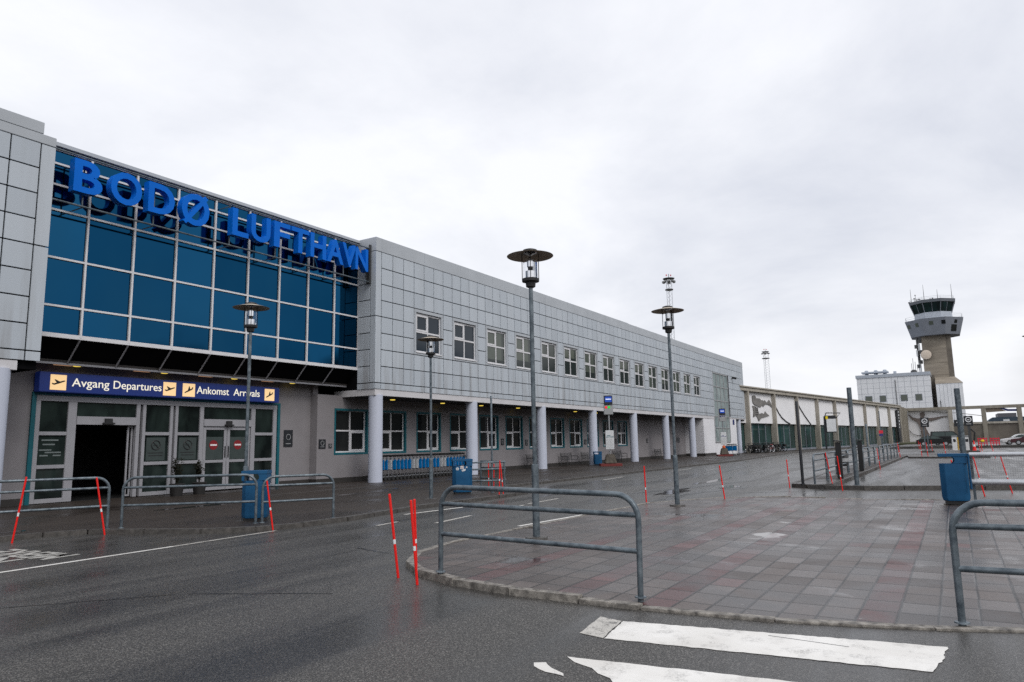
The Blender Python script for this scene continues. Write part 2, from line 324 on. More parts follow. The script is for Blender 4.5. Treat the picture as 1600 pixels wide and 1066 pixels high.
# ------------------------------------------------------------------ mesh helpers
class MB:
    def __init__(s): s.v = []; s.f = []
    def add(s, vs, fs):
        o = len(s.v); s.v += [tuple(p) for p in vs]; s.f += [tuple(i+o for i in f) for f in fs]; return s
    def box(s, x0, x1, y0, y1, z0, z1):
        x0, x1 = min(x0, x1), max(x0, x1); y0, y1 = min(y0, y1), max(y0, y1); z0, z1 = min(z0, z1), max(z0, z1)
        return s.add([(x0, y0, z0), (x1, y0, z0), (x1, y1, z0), (x0, y1, z0), (x0, y0, z1), (x1, y0, z1), (x1, y1, z1), (x0, y1, z1)],
                     [(0, 3, 2, 1), (4, 5, 6, 7), (0, 1, 5, 4), (1, 2, 6, 5), (2, 3, 7, 6), (3, 0, 4, 7)])
    def obox(s, mat, dx, dy, dz):
        n = MB().box(-dx/2, dx/2, -dy/2, dy/2, -dz/2, dz/2)
        return s.add([mat @ Vector(p) for p in n.v], n.f)
    def prism(s, pts, vec):
        n = len(pts); a = [Vector(p) for p in pts]; b = [p+Vector(vec) for p in a]
        return s.add(a+b, [tuple(range(n))[::-1], tuple(range(n, 2*n))] + [(i, (i+1) % n, n+(i+1) % n, n+i) for i in range(n)])
    def poly(s, pts): return s.add(pts, [tuple(range(len(pts)))])
    def lathe(s, prof, c=(0, 0, 0), n=20, cap=True, ax='z'):
        vs = []; fs = []
        for r, h in prof:
            for k in range(n):
                a = 2*math.pi*k/n; x, y = r*math.cos(a), r*math.sin(a)
                p = (x, y, h) if ax == 'z' else ((h, x, y) if ax == 'x' else (x, h, y))
                vs.append((p[0]+c[0], p[1]+c[1], p[2]+c[2]))
        for i in range(len(prof)-1):
            for k in range(n):
                fs.append((i*n+k, i*n+(k+1) % n, (i+1)*n+(k+1) % n, (i+1)*n+k))
        if cap:
            fs.append(tuple(range(n))[::-1]); fs.append(tuple((len(prof)-1)*n+k for k in range(n)))
        return s.add(vs, fs)
    def tube(s, path, r, n=8, closed=False):
        P = [Vector(p) for p in path]; m = len(P); vs = []; fs = []; prev = None
        for i, p in enumerate(P):
            if closed: d = (P[(i+1) % m]-P[i-1])
            else: d = (P[min(i+1, m-1)]-P[max(i-1, 0)])
            d.normalize()
            if prev is None:
                a = Vector((0, 0, 1)) if abs(d.z) < 0.9 else Vector((1, 0, 0)); u = d.cross(a).normalized()
            else:
                u = prev - d*prev.dot(d)
                u = u.normalized() if u.length > 1e-6 else d.orthogonal().normalized()
            prev = u; w = d.cross(u)
            rr_ = r[i] if isinstance(r, (list, tuple)) else r
            for k in range(n):
                a = 2*math.pi*k/n; vs.append(p+u*math.cos(a)*rr_+w*math.sin(a)*rr_)
        for i in range(m if closed else m-1):
            j = (i+1) % m
            for k in range(n): fs.append((i*n+k, i*n+(k+1) % n, j*n+(k+1) % n, j*n+k))
        if not closed: fs.append(tuple(range(n))[::-1]); fs.append(tuple((m-1)*n+k for k in range(n)))
        return s.add(vs, fs)
    def text(s, body, size, depth, mat, offset=0.0, align='LEFT', width=None, height=None):
        c = bpy.data.curves.new('txt', 'FONT'); c.body = body; c.size = size
        c.extrude = depth/2; c.offset = offset; c.align_x = align; c.resolution_u = 4
        o = bpy.data.objects.new('txt', c); COL.objects.link(o)
        dg = bpy.context.evaluated_depsgraph_get(); me = bpy.data.meshes.new_from_object(o.evaluated_get(dg))
        vs = [v.co.copy() for v in me.vertices]; fs = [tuple(p.vertices) for p in me.polygons]
        x0, x1 = min(v.x for v in vs), max(v.x for v in vs); y0, y1 = min(v.y for v in vs), max(v.y for v in vs)
        if width is not None:
            k = width/(x1-x0)
            for v in vs: v.x = (v.x-x0)*k
        if height is not None:
            k = height/(y1-y0)
            for v in vs: v.y = (v.y-y0)*k
        s.add([mat @ v for v in vs], fs)
        bpy.data.objects.remove(o); bpy.data.curves.remove(c); bpy.data.meshes.remove(me); return s
    def build(s, name, mat, parent=None, world=True, bevel=0.0, smooth=35, loc=None, recalc=True):
        me = bpy.data.meshes.new(name); vs = [Vector(p) for p in s.v]
        if parent is not None and world:
            o_ = ORIG.get(parent.name, Vector((0, 0, 0))); vs = [p-o_ for p in vs]
        me.from_pydata(vs, [], s.f); me.update()
        bm = bmesh.new(); bm.from_mesh(me)
        if recalc: bmesh.ops.recalc_face_normals(bm, faces=bm.faces)
        if bevel:
            es = [e for e in bm.edges if len(e.link_faces) == 2 and e.calc_face_angle(0) > 0.6]
            if es: bmesh.ops.bevel(bm, geom=es, offset=bevel, segments=2, affect='EDGES', clamp_overlap=True)
        bm.to_mesh(me); bm.free()
        if smooth:
            me.polygons.foreach_set('use_smooth', [True]*len(me.polygons)); me.set_sharp_from_angle(angle=R(smooth))
        me.materials.append(MATS[mat] if isinstance(mat, str) else mat)
        o = bpy.data.objects.new(name, me); COL.objects.link(o)
        if parent is not None:
            o.parent = parent
            if world: ORIG[o.name] = ORIG.get(parent.name, Vector((0, 0, 0)))
        if loc is not None: o.location = loc
        return o
ORIG = {}
def ring(mb, x0, x1, z0, z1, w, y0, y1):
    mb.box(x0, x1, y0, y1, z0, z0+w); mb.box(x0, x1, y0, y1, z1-w, z1)
    mb.box(x0, x0+w, y0, y1, z0+w, z1-w); mb.box(x1-w, x1, y0, y1, z0+w, z1-w); return mb
LAB = {}
def tag(o, label, cat, group=None):
    o['label'] = label; o['category'] = cat
    if group: o['group'] = group
    return o
def thing(name, label, cat, loc=(0, 0, 0), rz=0.0, group=None):
    o = bpy.data.objects.new(name, None); COL.objects.link(o); o.empty_display_size = 0.2
    o.location = loc; o.rotation_euler = (0, 0, rz); ORIG[o.name] = Vector(loc)
    return tag(o, label, cat, group)
def kids(o): return [c for c in bpy.data.objects if c.parent == o]
def dup(root, loc, rz=0.0, label=None, group=None, rot=None):
    def cp(o, par):
        c = o.copy(); COL.objects.link(c); c.parent = par
        for ch in KID.get(o.name) or kids(o): cp(ch, c)
        return c
    if root.name not in KID:
        def reg(o):
            KID[o.name] = kids(o)
            for q in KID[o.name]: reg(q)
        reg(root)
    r = cp(root, None); r.location = loc; r.rotation_euler = rot or (0, 0, rz)
    if label: r['label'] = label
    if group: r['group'] = group
    return r
KID = {}
def struct(o, kind='structure'): o['kind'] = kind; return o
def T(loc, rz=0.0, rx=0.0): return Matrix.Translation(loc) @ Matrix.Rotation(rz, 4, 'Z') @ Matrix.Rotation(rx, 4, 'X')
# matrix that stands lettering up so that it faces -Y (rz turns it)
def STAND(loc, rz=0.0): return Matrix.Translation(loc) @ Matrix.Rotation(rz, 4, 'Z') @ Matrix.Rotation(R(90), 4, 'X')

# ------------------------------------------------------------------ ground, road, pavements
PZ = 0.08     # pavement by the terminal
struct(MB().poly([(-900, -1500, -0.06), (3000, -1500, -0.06), (3000, 1500, -0.06), (-900, 1500, -0.06)]).build('ground', 'ground_dirt', smooth=0))
struct(MB().poly([(-60, -70, 0), (330, -70, 0), (330, 60, 0), (-60, 60, 0)]).build('road', asphalt, smooth=0))
KERB = [(-40, 17.2), (5, 16.3), (7.7, 16.05), (8.4, 15.7), (8.95, 14.6), (9.45, 13.4), (10.2, 12.62), (11.2, 12.3), (12.5, 12.25), (15.6, 12.65), (18.6, 12.6), (20.6, 12.6),
        (21.6, 12.72), (22.45, 13.3), (22.95, 14.2), (23.4, 15.0), (24.4, 15.25), (36, 15.25), (59, 15.0), (75, 16.0), (89, 16.8), (115, 15.6), (160, 12.6), (197, 8.6)]
def resample(path, step):
    out = [Vector((*path[0], 0))]; 
    for a, b in zip(path[:-1], path[1:]):
        a = Vector((*a, 0)); b = Vector((*b, 0)); L = (b-a).length; n = max(1, round(L/step))
        for k in range(1, n+1): out.append(a+(b-a)*k/n)
    return out
def kerb(path, step, w, ztop, mat, side=1, jit=0.006, zf=None, rough=0.0):
    """a row of kerb stones along a path; their outer face on the path, body to the left of it (side=1)"""
    mb = MB(); P = resample(path, step)
    for a, b in zip(P[:-1], P[1:]):
        d = (b-a); L = d.length
        if L < 0.02: continue
        d.normalize(); nrm = Vector((-d.y, d.x, 0))*side
        if (a.xy.length > 70): L2 = L
        else: L2 = L-0.012
        c = (a+b)/2+nrm*(w/2+rnd.uniform(-jit, jit)); zt = (zf(c) if zf else ztop)+0.012+rnd.uniform(-jit, jit)*0.6
        h = zt+0.10
        mb.obox(Matrix.Translation((c.x, c.y, zt-h/2)) @ Matrix.Rotation(math.atan2(d.y, d.x)+rnd.uniform(-0.006, 0.006), 4, 'Z'), L2, w, h)
    o = mb.build('kerb', mat, bevel=0.018 if not rough else 0.0)
    if rough:                # hewn granite: subdivided and pushed about
        bm = bmesh.new(); bm.from_mesh(o.data); bmesh.ops.subdivide_edges(bm, edges=bm.edges[:], cuts=7, use_grid_fill=True)
        bm.normal_update()
        from mathutils import noise as mn
        sh = {}
        for v in bm.verts:
            ed = any(len(e.link_faces) == 2 and e.calc_face_angle(0) > 0.6 for e in v.link_edges)
            n_ = mn.noise(v.co*9)*0.6+mn.noise(v.co*28)*0.4
            sh[v] = v.normal*(n_*rough-(rough*(0.9+0.9*mn.noise(v.co*17)) if ed else 0))
        for v, d_ in sh.items(): v.co += d_
        bm.to_mesh(o.data); bm.free(); o.data.polygons.foreach_set('use_smooth', [True]*len(o.data.polygons)); o.data.set_sharp_from_angle(angle=R(50))
    return struct(o)
kerb(KERB, 1.0, 0.2, PZ, 'kerb_stone_dark', 1)
back = [(197, 14.0), (94.6, 25.2), (94.6, 24.0), (-40, 24.0)]
struct(MB().poly([(x, y+0.10, PZ) for x, y in KERB]+[(x, y+2.5, PZ) for x, y in back]).build('pavement', 'pavement', smooth=0))
# paler gutter strip under the edge of the canopy
for x0, x1 in ((16.5, 40.0), (40.02, 92.0)):
    struct(MB().box(x0, x1, 20.78, 20.93, PZ-0.05, PZ+0.004).build('paving_strip', 'light_strip', smooth=0))

# traffic island in the foreground: paved, its kerb dropped at the crossing
def isl_z(c):
    f = min(1, max(0, (c.y-1.6)/3.4)); return 0.008+0.068*f*f*(3-2*f)
ISL = [(22.8, -12), (22.7, 0.5), (21.9, 4.2), (20.9, 6.0), (18.6, 7.2), (15.8, 7.35), (13, 7.45), (10, 7.5), (8.9, 7.3), (8.15, 6.85), (7.62, 6.2), (7.3, 5.4), (7.15, 4.5), (7.12, 3.6), (7.12, 2.9), (7.22, 1.6),
       (7.55, 0.3), (7.95, -0.7), (8.6, -2.2), (9.2, -4.5), (9.6, -12)]
kerb(ISL[1:], 0.95, 0.125, 0.11, 'kerb_stone', 1, 0.009, isl_z, rough=0.005)
# paving built as level strips between y lines so that it follows the kerb
def clip_y(poly, lo, hi):
    def cut(P, f, y):
        o = []
        for a, b in zip(P, P[1:]+P[:1]):
            if f(a): o.append(a)
            if f(a) != f(b):
                k = (y-a[1])/(b[1]-a[1]); o.append((a[0]+(b[0]-a[0])*k, y))
        return o
    P = cut(poly, lambda p: p[1] >= lo, lo); return cut(P, lambda p: p[1] <= hi, hi)
ins = []
for i, (x, y) in enumerate(ISL):
    a = Vector(ISL[max(0, i-1)]); b = Vector(ISL[min(len(ISL)-1, i+1)]); d = (b-a).normalized(); ins.append((x-d.y*0.12, y+d.x*0.12))
pm = MB(); ys = [-12, 1.6]+[1.6+3.4*k/8 for k in range(1, 9)]+[9]
for lo, hi in zip(ys[:-1], ys[1:]):
    P = clip_y(ins, lo, hi)
    if len(P) > 2: pm.poly([(x, y, isl_z(Vector((x, y, 0)))) for x, y in P])
struct(pm.build('paved_island', 'paving', smooth=0, recalc=False))

# kerbed strip with the hoop railings, kerb in front of the parking bay, platform at its far end
def slab(name, pts, z, mat, kmat='kerb_stone_dark', step=1.2, kw=0.16):
    struct(MB().prism([(x, y, z-0.25) for x, y in pts], (0, 0, 0.25)).build(name, mat, smooth=0, bevel=0))
    kerb(pts+pts[:1], step, kw, z, kmat, 1, 0.004)
slab('railing_island', [(26.75, 4.55), (27.2, 3.75), (29.5, 3.75), (37, 3.72), (69.6, 3.65), (69.6, 5.2), (48, 5.3), (28.3, 5.25), (27.1, 5.1)], 0.12, 'pavement')
kerb([(28.4, -3.0), (27.7, -1.7), (26.85, 0.4), (26.15, 2.7), (26.35, 3.9), (26.6, 4.5)], 1.0, 0.24, 0.13, 'kerb_stone_dark', -1)
slab('platform', [(69.65, 3.6), (65.0, 3.3), (64.4, 0.7), (64.9, -2.1), (71, -2.3), (74, 3.9), (73, 5.2), (69.65, 5.2)], 0.12, 'light_strip')
slab('upper_parking', [(116.5, 8.2), (116.5, -60), (230, -60), (230, 5.2), (172, 7.0), (150, 7.5)], 0.32, asphalt, step=3)
struct(MB().box(150, 196, 4.0, 9.3, 0.2, 0.52).build('grass_verge', 'grass', smooth=0))

# road markings and seams, thin sheets on the asphalt
def sheet(name, pts, mat, z=0.004):
    return struct(MB().poly([(x, y, z) for x, y in pts]).build(name, mat, smooth=0))
def strip(a, b, w):
    a = Vector(a); b = Vector(b); d = (b-a).normalized(); n = Vector((-d.y, d.x))*w/2
    return [tuple(a-n), tuple(b-n), tuple(b+n), tuple(a+n)]
def ragged(pts, amp, step):
    out = []
    for a, b in zip(pts, pts[1:]+pts[:1]):
        a = Vector(a); b = Vector(b); n = max(1, int((b-a).length/step)); d = (b-a).normalized(); nn = Vector((-d.y, d.x))
        for k in range(n): out.append(tuple(a+(b-a)*k/n+nn*rnd.uniform(-amp, amp)))
    return out
sheet('crossing_marking', ragged([(6.62, 2.87), (5.98, 2.78), (6.25, 0.30), (6.60, 0.24), (7.02, 0.21)], 0.010, 0.05), 'road_paint')
sheet('crossing_marking', ragged([(6.69, 3.14), (6.04, 3.05), (5.985, 2.795), (6.625, 2.885)], 0.006, 0.09), 'worn_paint')
sheet('crossing_marking', ragged([(5.35, 2.82), (5.25, 2.70), (5.17, 2.52), (5.08, 2.42), (5.02, 2.30), (4.94, 2.24), (4.88, 2.02), (4.76, 1.96), (4.70, 1.8), (4.95, -0.3), (5.72, -0.15)], 0.008, 0.08), 'road_paint')
sheet('crossing_marking', ragged([(5.13, 2.90), (5.04, 2.78), (4.96, 2.64), (4.90, 2.62), (4.93, 2.78), (5.01, 2.93), (5.08, 2.97)], 0.01, 0.06), 'road_paint')
for a, b, w, m in (((-6, 11.6), (5.19, 11.96), 0.1, 'road_paint'), ((5.19, 11.96), (8.0, 12.12), 0.1, 'road_paint'), ((8.0, 12.12), (10.45, 12.3), 0.09, 'worn_paint'), ((14.2, 11.98), (16.6, 11.76), 0.11, 'road_paint'), ((12.9, 9.98), (14.6, 10.22), 0.11, 'worn_paint'),
                   ((13.1, 7.95), (16.8, 7.66), 0.10, 'road_paint'), ((16.2, 10.4), (17.6, 10.5), 0.1, 'worn_paint'), ((30.4, 13.9), (33.5, 14.2), 0.12, 'worn_paint'), ((12.0, 10.9), (12.8, 11.0), 0.1, 'worn_paint'),
                   ((40, 14.0), (44, 14.1), 0.12, 'worn_paint'), ((18, 10.6), (20, 10.7), 0.1, 'worn_paint')):
    sheet('lane_marking', strip(a, b, w), m)
# lettering painted on the bay, meant for drivers who come the other way
for body, x, y, wd, hg in (('MERKE', 6.72, 12.72, 1.9, 0.62), ('NER', 6.02, 13.05, 1.5, 0.5)):
    mb = MB().text(body, 0.5, 0.001, Matrix.Translation((x, y, 0.005)) @ Matrix.Rotation(R(95), 4, 'Z') @ Matrix.Scale(1, 4), 0.012, width=wd, height=hg)
    struct(mb.build('road_lettering', 'faded_paint', smooth=0))
def seam(pts, w):
    mb = MB(); P = [Vector(p) for p in pts]
    L = []; Rr = []
    for i, p in enumerate(P):
        d = (P[min(i+1, len(P)-1)]-P[max(0, i-1)]).normalized(); n = Vector((-d.y, d.x)); k = w*rnd.uniform(0.25, 0.6)
        if i in (0, len(P)-1): k = 0.01
        L.append(p+n*k); Rr.append(p-n*k)
    sheet('road_seam', [tuple(q) for q in L]+[tuple(q) for q in Rr[::-1]], 'tar_seal', 0.003)
def wig(a, b, n, amp):
    a = Vector(a); b = Vector(b); d = (b-a).normalized(); nn = Vector((-d.y, d.x)); return [tuple(a+(b-a)*k/n+nn*rnd.uniform(-amp, amp)) for k in range(n+1)]
for a, b, w in (((9.3, 8.9), (9.0, 7.95), 0.07), ((22.6, 9.2), (33, 6.9), 0.22), ((21.5, 7.9), (27, 6.5), 0.16), ((23.8, 6.2), (25.8, 3.6), 0.14), ((33, 10.4), (49, 11.6), 0.16), ((33, 3.0), (40, 2.2), 0.2), ((41, 2.2), (47, 1.7), 0.2),
                ((28, 3.4), (29.5, 2.8), 0.14), ((5.5, 8.0), (6.3, 6.4), 0.03), ((3.6, 9.6), (5.4, 8.1), 0.025)):
    seam(wig(a, b, 9, w*0.5), w)
sheet('road_seam', strip((6.72, 1.55), (6.66, 0.9), 0.012), 'tar_seal', 0.0052)

def puddle(x, y, rx, ry, z, seed, rz=0.0):
    r_ = random.Random(seed); ph = [r_.uniform(0, 6.28) for _ in range(4)]; P = []
    for k in range(40):
        a = 2*math.pi*k/40; q = 1+0.22*math.sin(2*a+ph[0])+0.16*math.sin(3*a+ph[1])+0.10*math.sin(5*a+ph[2])+0.06*math.sin(9*a+ph[3])
        u, v = rx*q*math.cos(a), ry*q*math.sin(a); P.append((x+u*math.cos(rz)-v*math.sin(rz), y+u*math.sin(rz)+v*math.cos(rz), z))
    struct(MB().poly(P).build('puddle', 'puddle_water', smooth=0))
for x, y, rx, ry, z, sd_ in ((23.9, 8.3, 1.6, 0.35, 0.0035, 2), (26.8, 7.2, 1.2, 0.25, 0.0035, 6), (31, 8.9, 2.2, 0.3, 0.0035, 8), 
                            (13.2, 19.0, 0.9, 0.25, PZ+0.004, 21), (18.6, 18.2, 0.7, 0.2, PZ+0.004, 22), (21.5, 18.8, 0.5, 0.2, PZ+0.004, 23), (7.5, 17.0, 0.3, 0.12, PZ+0.004, 25)):
    puddle(x, y, rx, ry, z, sd_)

# ------------------------------------------------------------------ terminal building
FY = 22.74                     # facade plane
WY = 24.85                     # ground floor wall under the canopy
EY = 25.30                     # entrance glazing
X0, X1 = 24.83, 94.2           # long wing
MOD = 0.8125; GX = 25.227      # panel grid
ZR = [4.67+0.79125*k for k in range(9)]          # panel rows, top at 11.0
TB = thing('terminal_building', 'long grey panelled terminal with blue mirror glazed centre and lilac columns', 'terminal', (24.83, 22.74, 0))
# carcass
mb = MB(); mb.box(X0+0.05, X1-0.03, FY+0.16, 46, 4.14, 11.55); mb.box(-30, 10.45, FY+0.16, 46, 4.14, 11.1); mb.box(10.4, X0+0.1, 24.06, 46, 5.45, 11.5); mb.box(10.4, X0+0.1, 24.78, 46, 4.72, 5.45)
mb.build('carcass', 'dark_backing', TB, smooth=0)
# cassette panels
pan = MB(); G = 0.038
def panels_front(gx0, n, xl, xr, holes):
    for k in range(n):
        for r in range(8):
            if any(a <= k < b and c <= r < d for a, b, c, d in holes): continue
            xa, xb = gx0+k*MOD, gx0+(k+1)*MOD
            pan.box(max(xa+G/2, xl), min(xb-G/2, xr), FY, FY+0.05, ZR[r]+G/2, ZR[r+1]-G/2)
NW = 15
holes = [(3+4*k, 6+4*k, 2, 5) for k in range(NW)] + [(68, 76, 0, 6)]
nmod = int((X1-GX)/MOD)
panels_front(GX, nmod, GX, X1, holes)
pan.box(GX+nmod*MOD+G/2, X1, FY, FY+0.05, 4.7, 10.98)
for r in range(0, 8, 4):                                        # broad corner cassettes
    pan.box(X0, GX-G/2, FY, FY+0.05, ZR[r]+G/2, ZR[r+4]-G/2)
    pan.box(10.06+G/2, 10.47, FY, FY+0.05, ZR[r]+G/2, ZR[r+4]-G/2)
panels_front(10.06-MOD*40, 40, -30, 10.06, [])
for r in range(8):                                              # return face beside the glazed bay
    pan.box(X0-0.004, X0+0.05, FY+0.35+G/2, 23.86, ZR[r]+G/2, ZR[r+1]-G/2)
for r in range(0, 8, 4): pan.box(X0-0.004, X0+0.05, FY+0.052, FY+0.35-G/2, ZR[r]+G/2, ZR[r+4]-G/2)
x = X0                                                           # low trim course
for a, b in [(X0, GX)]+[(GX+MOD*k*4, min(GX+MOD*(k*4+4), X1)) for k in range(22)]:
    if b-a > 0.05: 
        if a > 80 and a < 84.5: continue
        pan.box(a+G/2, b-G/2, FY-0.002, FY+0.05, 4.385, 4.67-G/2)
for k in range(11): pan.box(10.06-MOD*4*(k+1)+G/2, 10.06-MOD*4*k-G/2, FY-0.002, FY+0.05, 4.385, 4.67-G/2)
pan.box(10.06+G/2, 10.47, FY-0.002, FY+0.05, 4.385, 4.67-G/2)
pan.box(X0-0.006, X0+0.05, FY+0.052, 23.86, 4.385, 4.67-G/2)
pan.build('facade_panels', 'panel', TB, bevel=0.006)
# parapet caps
mb = MB(); mb.box(X0-0.012, 56.0, FY-0.012, 24.2, 11.0, 11.67); mb.box(56.012, X1, FY-0.012, 24.2, 11.0, 11.63); mb.box(X0-0.012, X1, 24.2, 46, 11.3, 11.6)
mb.box(-30, 10.1, FY-0.012, 24.2, 11.30, 11.66); mb.box(-30, 10.47, FY-0.010, 24.2, 11.0, 11.29); mb.box(-30, 10.1, 24.2, 46, 11.2, 11.6)
for k in range(11): mb.box(GX+MOD*4*k, GX+MOD*4*k+0.03, FY-0.02, FY, 11.14, 11.665)
mb.build('parapet_cap', 'panel_cap', TB, bevel=0.01)
mb = MB(); mb.box(X0+0.03, 80.2, FY+0.03, FY+0.19, 4.08, 4.38); mb.box(X0+0.03, X0+0.19, FY+0.19, EY+0.1, 4.08, 4.38); mb.box(-30, 9.9, FY+0.03, FY+0.19, 4.08, 4.36); mb.box(86.4, X1-0.02, FY+0.03, FY+0.19, 4.25, 4.45)
mb.box(9.74, 9.9, FY+0.19, EY, 4.08, 4.36)
mb.build('fascia', 'fascia', TB, bevel=0.008)
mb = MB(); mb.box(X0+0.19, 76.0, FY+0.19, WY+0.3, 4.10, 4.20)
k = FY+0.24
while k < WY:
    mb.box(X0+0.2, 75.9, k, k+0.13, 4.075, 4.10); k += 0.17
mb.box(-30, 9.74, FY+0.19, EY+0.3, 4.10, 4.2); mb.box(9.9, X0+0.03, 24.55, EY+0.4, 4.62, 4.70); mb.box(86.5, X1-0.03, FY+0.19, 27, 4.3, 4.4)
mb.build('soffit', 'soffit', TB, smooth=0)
# round columns
def col(x, y, z1):
    return MB().lathe([(0.33, PZ-0.05), (0.33, z1)], (x, y, 0), 32).build('column', 'column_paint', TB)
COLX = [9.5, 25.20, 33.05, 41.0, 48.85, 56.85, 64.75, 72.7]
for x in COLX: col(x, 23.02, 4.12)
col(91.6, 23.1, 4.35)
# ground floor wall with openings
WX0, WP, WWD, WZ0, WZ1 = 24.37, 3.03, 2.2, 1.36, 3.55
wl_ = MB(); zt = 4.16
prevx = 23.30
for k in range(12):
    a = WX0+WP*k; b = a+WWD+(0.1 if k in (0, 6) else 0)
    wl_.box(prevx, a, WY, WY+0.3, 0, zt); wl_.box(a, b, WY, WY+0.3, 0, WZ0); wl_.box(a, b, WY, WY+0.3, WZ1, zt); prevx = b
wl_.box(prevx, 76.0, WY, WY+0.3, 0, zt)
wl_.box(23.30, 23.6, WY+0.3, EY+0.3, 0, zt+0.5)
wl_.box(21.45, 23.30, EY, EY+0.25, 0, 4.65); wl_.box(-30, 11.50, EY, EY+0.25, 0, 4.65)
wl_.box(11.50, 21.45, EY+0.02, EY+0.2, 3.62, 4.66)
wl_.build('ground_floor_wall', 'render_grey', TB, smooth=0)
mb = MB(); mb.box(23.27, 76.0, WY-0.035, WY, 0, 0.30); mb.box(23.265, 23.30, WY, EY, 0, 0.30); mb.box(21.6, 23.26, EY-0.035, EY, 0, 0.30); mb.box(-30, 11.4, EY-0.035, EY, 0, 0.3)
mb.box(75.9, 80.2, FY+0.02, FY+0.06, 0, 0.36); mb.box(76.0-0.04, 76.0, FY+0.06, WY, 0, 0.36)
mb.build('plinth', 'plinth', TB, smooth=0)
mb = MB(); mb.box(76.0, 80.2, FY+0.06, 26, 0, 4.30); mb.box(80.2, 86.4, FY+0.06, 26, 0, 1.45); mb.box(86.4, 89.6, FY+0.06, 26, 0, 4.30); mb.box(89.6, X1, 26, 26.3, 0, 4.4)
mb.build('rendered_end_wall', 'render_white', TB, smooth=0)
MB().box(80.3, 86.3, 23.5, 26, 1.5, 9.3).build('stair_core', 'dark_backing', TB, smooth=0)
# ground floor windows
def gwin(w, flip):
    h = WZ1-WZ0; fr = MB(); ring(fr, 0.10, w-0.10, 0.10, h-0.06, 0.07, 0.12, 0.20)
    fr.box(w/2-0.035, w/2+0.035, 0.115, 0.20, 0.17, h-0.13); fr.box(0.17, w-0.17, 0.118, 0.20, h*0.52-0.035, h*0.52+0.035)
    ring(fr, (w/2+0.036 if flip else 0.171), (w-0.171 if flip else w/2-0.036), 0.171, h*0.52-0.036, 0.075, 0.105, 0.195)
    tr = MB(); ring(tr, 0.0, w, 0.0, h, 0.10, -0.012, 0.24)
    gl = MB().box(0.15, w-0.15, 0.155, 0.175, 0.15, h-0.1)
    return fr, tr, gl
protoW = {}
def place_gwin(k):
    w = WWD+(0.1 if k in (0, 6) else 0); flip = k % 2 == 0; key = (w, flip); L = Vector((WX0+WP*k, WY, WZ0))-ORIG[TB.name]
    if key not in protoW:
        fr, tr, gl = gwin(w, flip); f = fr.build('window', 'white_frame', TB, world=False, bevel=0.004, loc=L)
        t_ = tr.build('teal_surround', 'teal_trim', f, world=False, bevel=0.004); g_ = gl.build('pane', 'glass_dark', f, world=False, smooth=0); protoW[key] = (f, t_, g_)
    else:
        f, t_, g_ = protoW[key]; c = f.copy(); COL.objects.link(c); c.parent = TB; c.location = L
        for q in (t_, g_): d = q.copy(); COL.objects.link(d); d.parent = c
for k in range(12): place_gwin(k)
# first floor windows
def uwin():
    w, h = MOD*3, ZR[5]-ZR[2]; sur = MB(); ring(sur, G/2, w-G/2, G/2, h-G/2, 0.16, 0.0, 0.18)
    fr = MB(); a, b, c, d = 0.175, w-0.175, 0.175, h-0.20; ring(fr, a, b, c, d, 0.075, 0.09, 0.155)
    xm = a+(b-a)*0.50; zm = c+(d-c)*0.52; fr.box(xm-0.04, xm+0.04, 0.088, 0.155, c+0.075, d-0.075); fr.box(a+0.075, b-0.075, 0.085, 0.155, zm-0.045, zm+0.045)
    ring(fr, a+0.076, xm-0.041, zm+0.046, d-0.076, 0.09, 0.075, 0.152)
    fr.box(a-0.03, b+0.03, -0.035, 0.10, c-0.055, c-0.003)
    return sur, fr, (a, b, c, d)
sur, fr, (wa, wb, wc, wd) = uwin(); pw = None
pane = MB().box(wa+0.05, wb-0.05, 0.12, 0.14, wc+0.05, wd-0.05)
for k in range(NW):
    L = Vector((GX+MOD*(3+4*k), FY, ZR[2]))-ORIG[TB.name]
    if pw is None:
        s_ = sur.build('window', 'panel_cap', TB, world=False, bevel=0.006, loc=L); f_ = fr.build('frame', 'white_frame', s_, world=False, bevel=0.005)
        pA = pane.build('pane', 'glass_navy', s_, world=False, smooth=0); pw = (s_, f_, pA)
        pB = pane.build('pane', 'glass_blind', s_, world=False, smooth=0); meB = pB.data; bpy.data.objects.remove(pB)
    else:
        c = pw[0].copy(); COL.objects.link(c); c.parent = TB; c.location = L
        for q in pw[1:]:
            d = q.copy(); COL.objects.link(d); d.parent = c
            if q is pw[2] and k > 1: d.data = meB
# tall stair window
sw = MB(); ring(sw, 80.15, 86.45, 1.46, 9.40, 0.12, FY-0.02, FY+0.14)
for k in range(1, 4): sw.box(80.2+6.2*k/4-0.07, 80.2+6.2*k/4+0.07, FY-0.012, FY+0.13, 1.58, 9.28)
for z in (3.1, 4.4, 6.2, 7.8): sw.box(80.27, 86.33, FY-0.004, FY+0.12, z-0.05, z+0.05)
swo = sw.build('stair_window', 'sign_grey', TB, smooth=0); MB().box(80.2, 86.4, FY+0.05, FY+0.08, 1.5, 9.36).build('pane', 'glass_stair', swo, smooth=0)
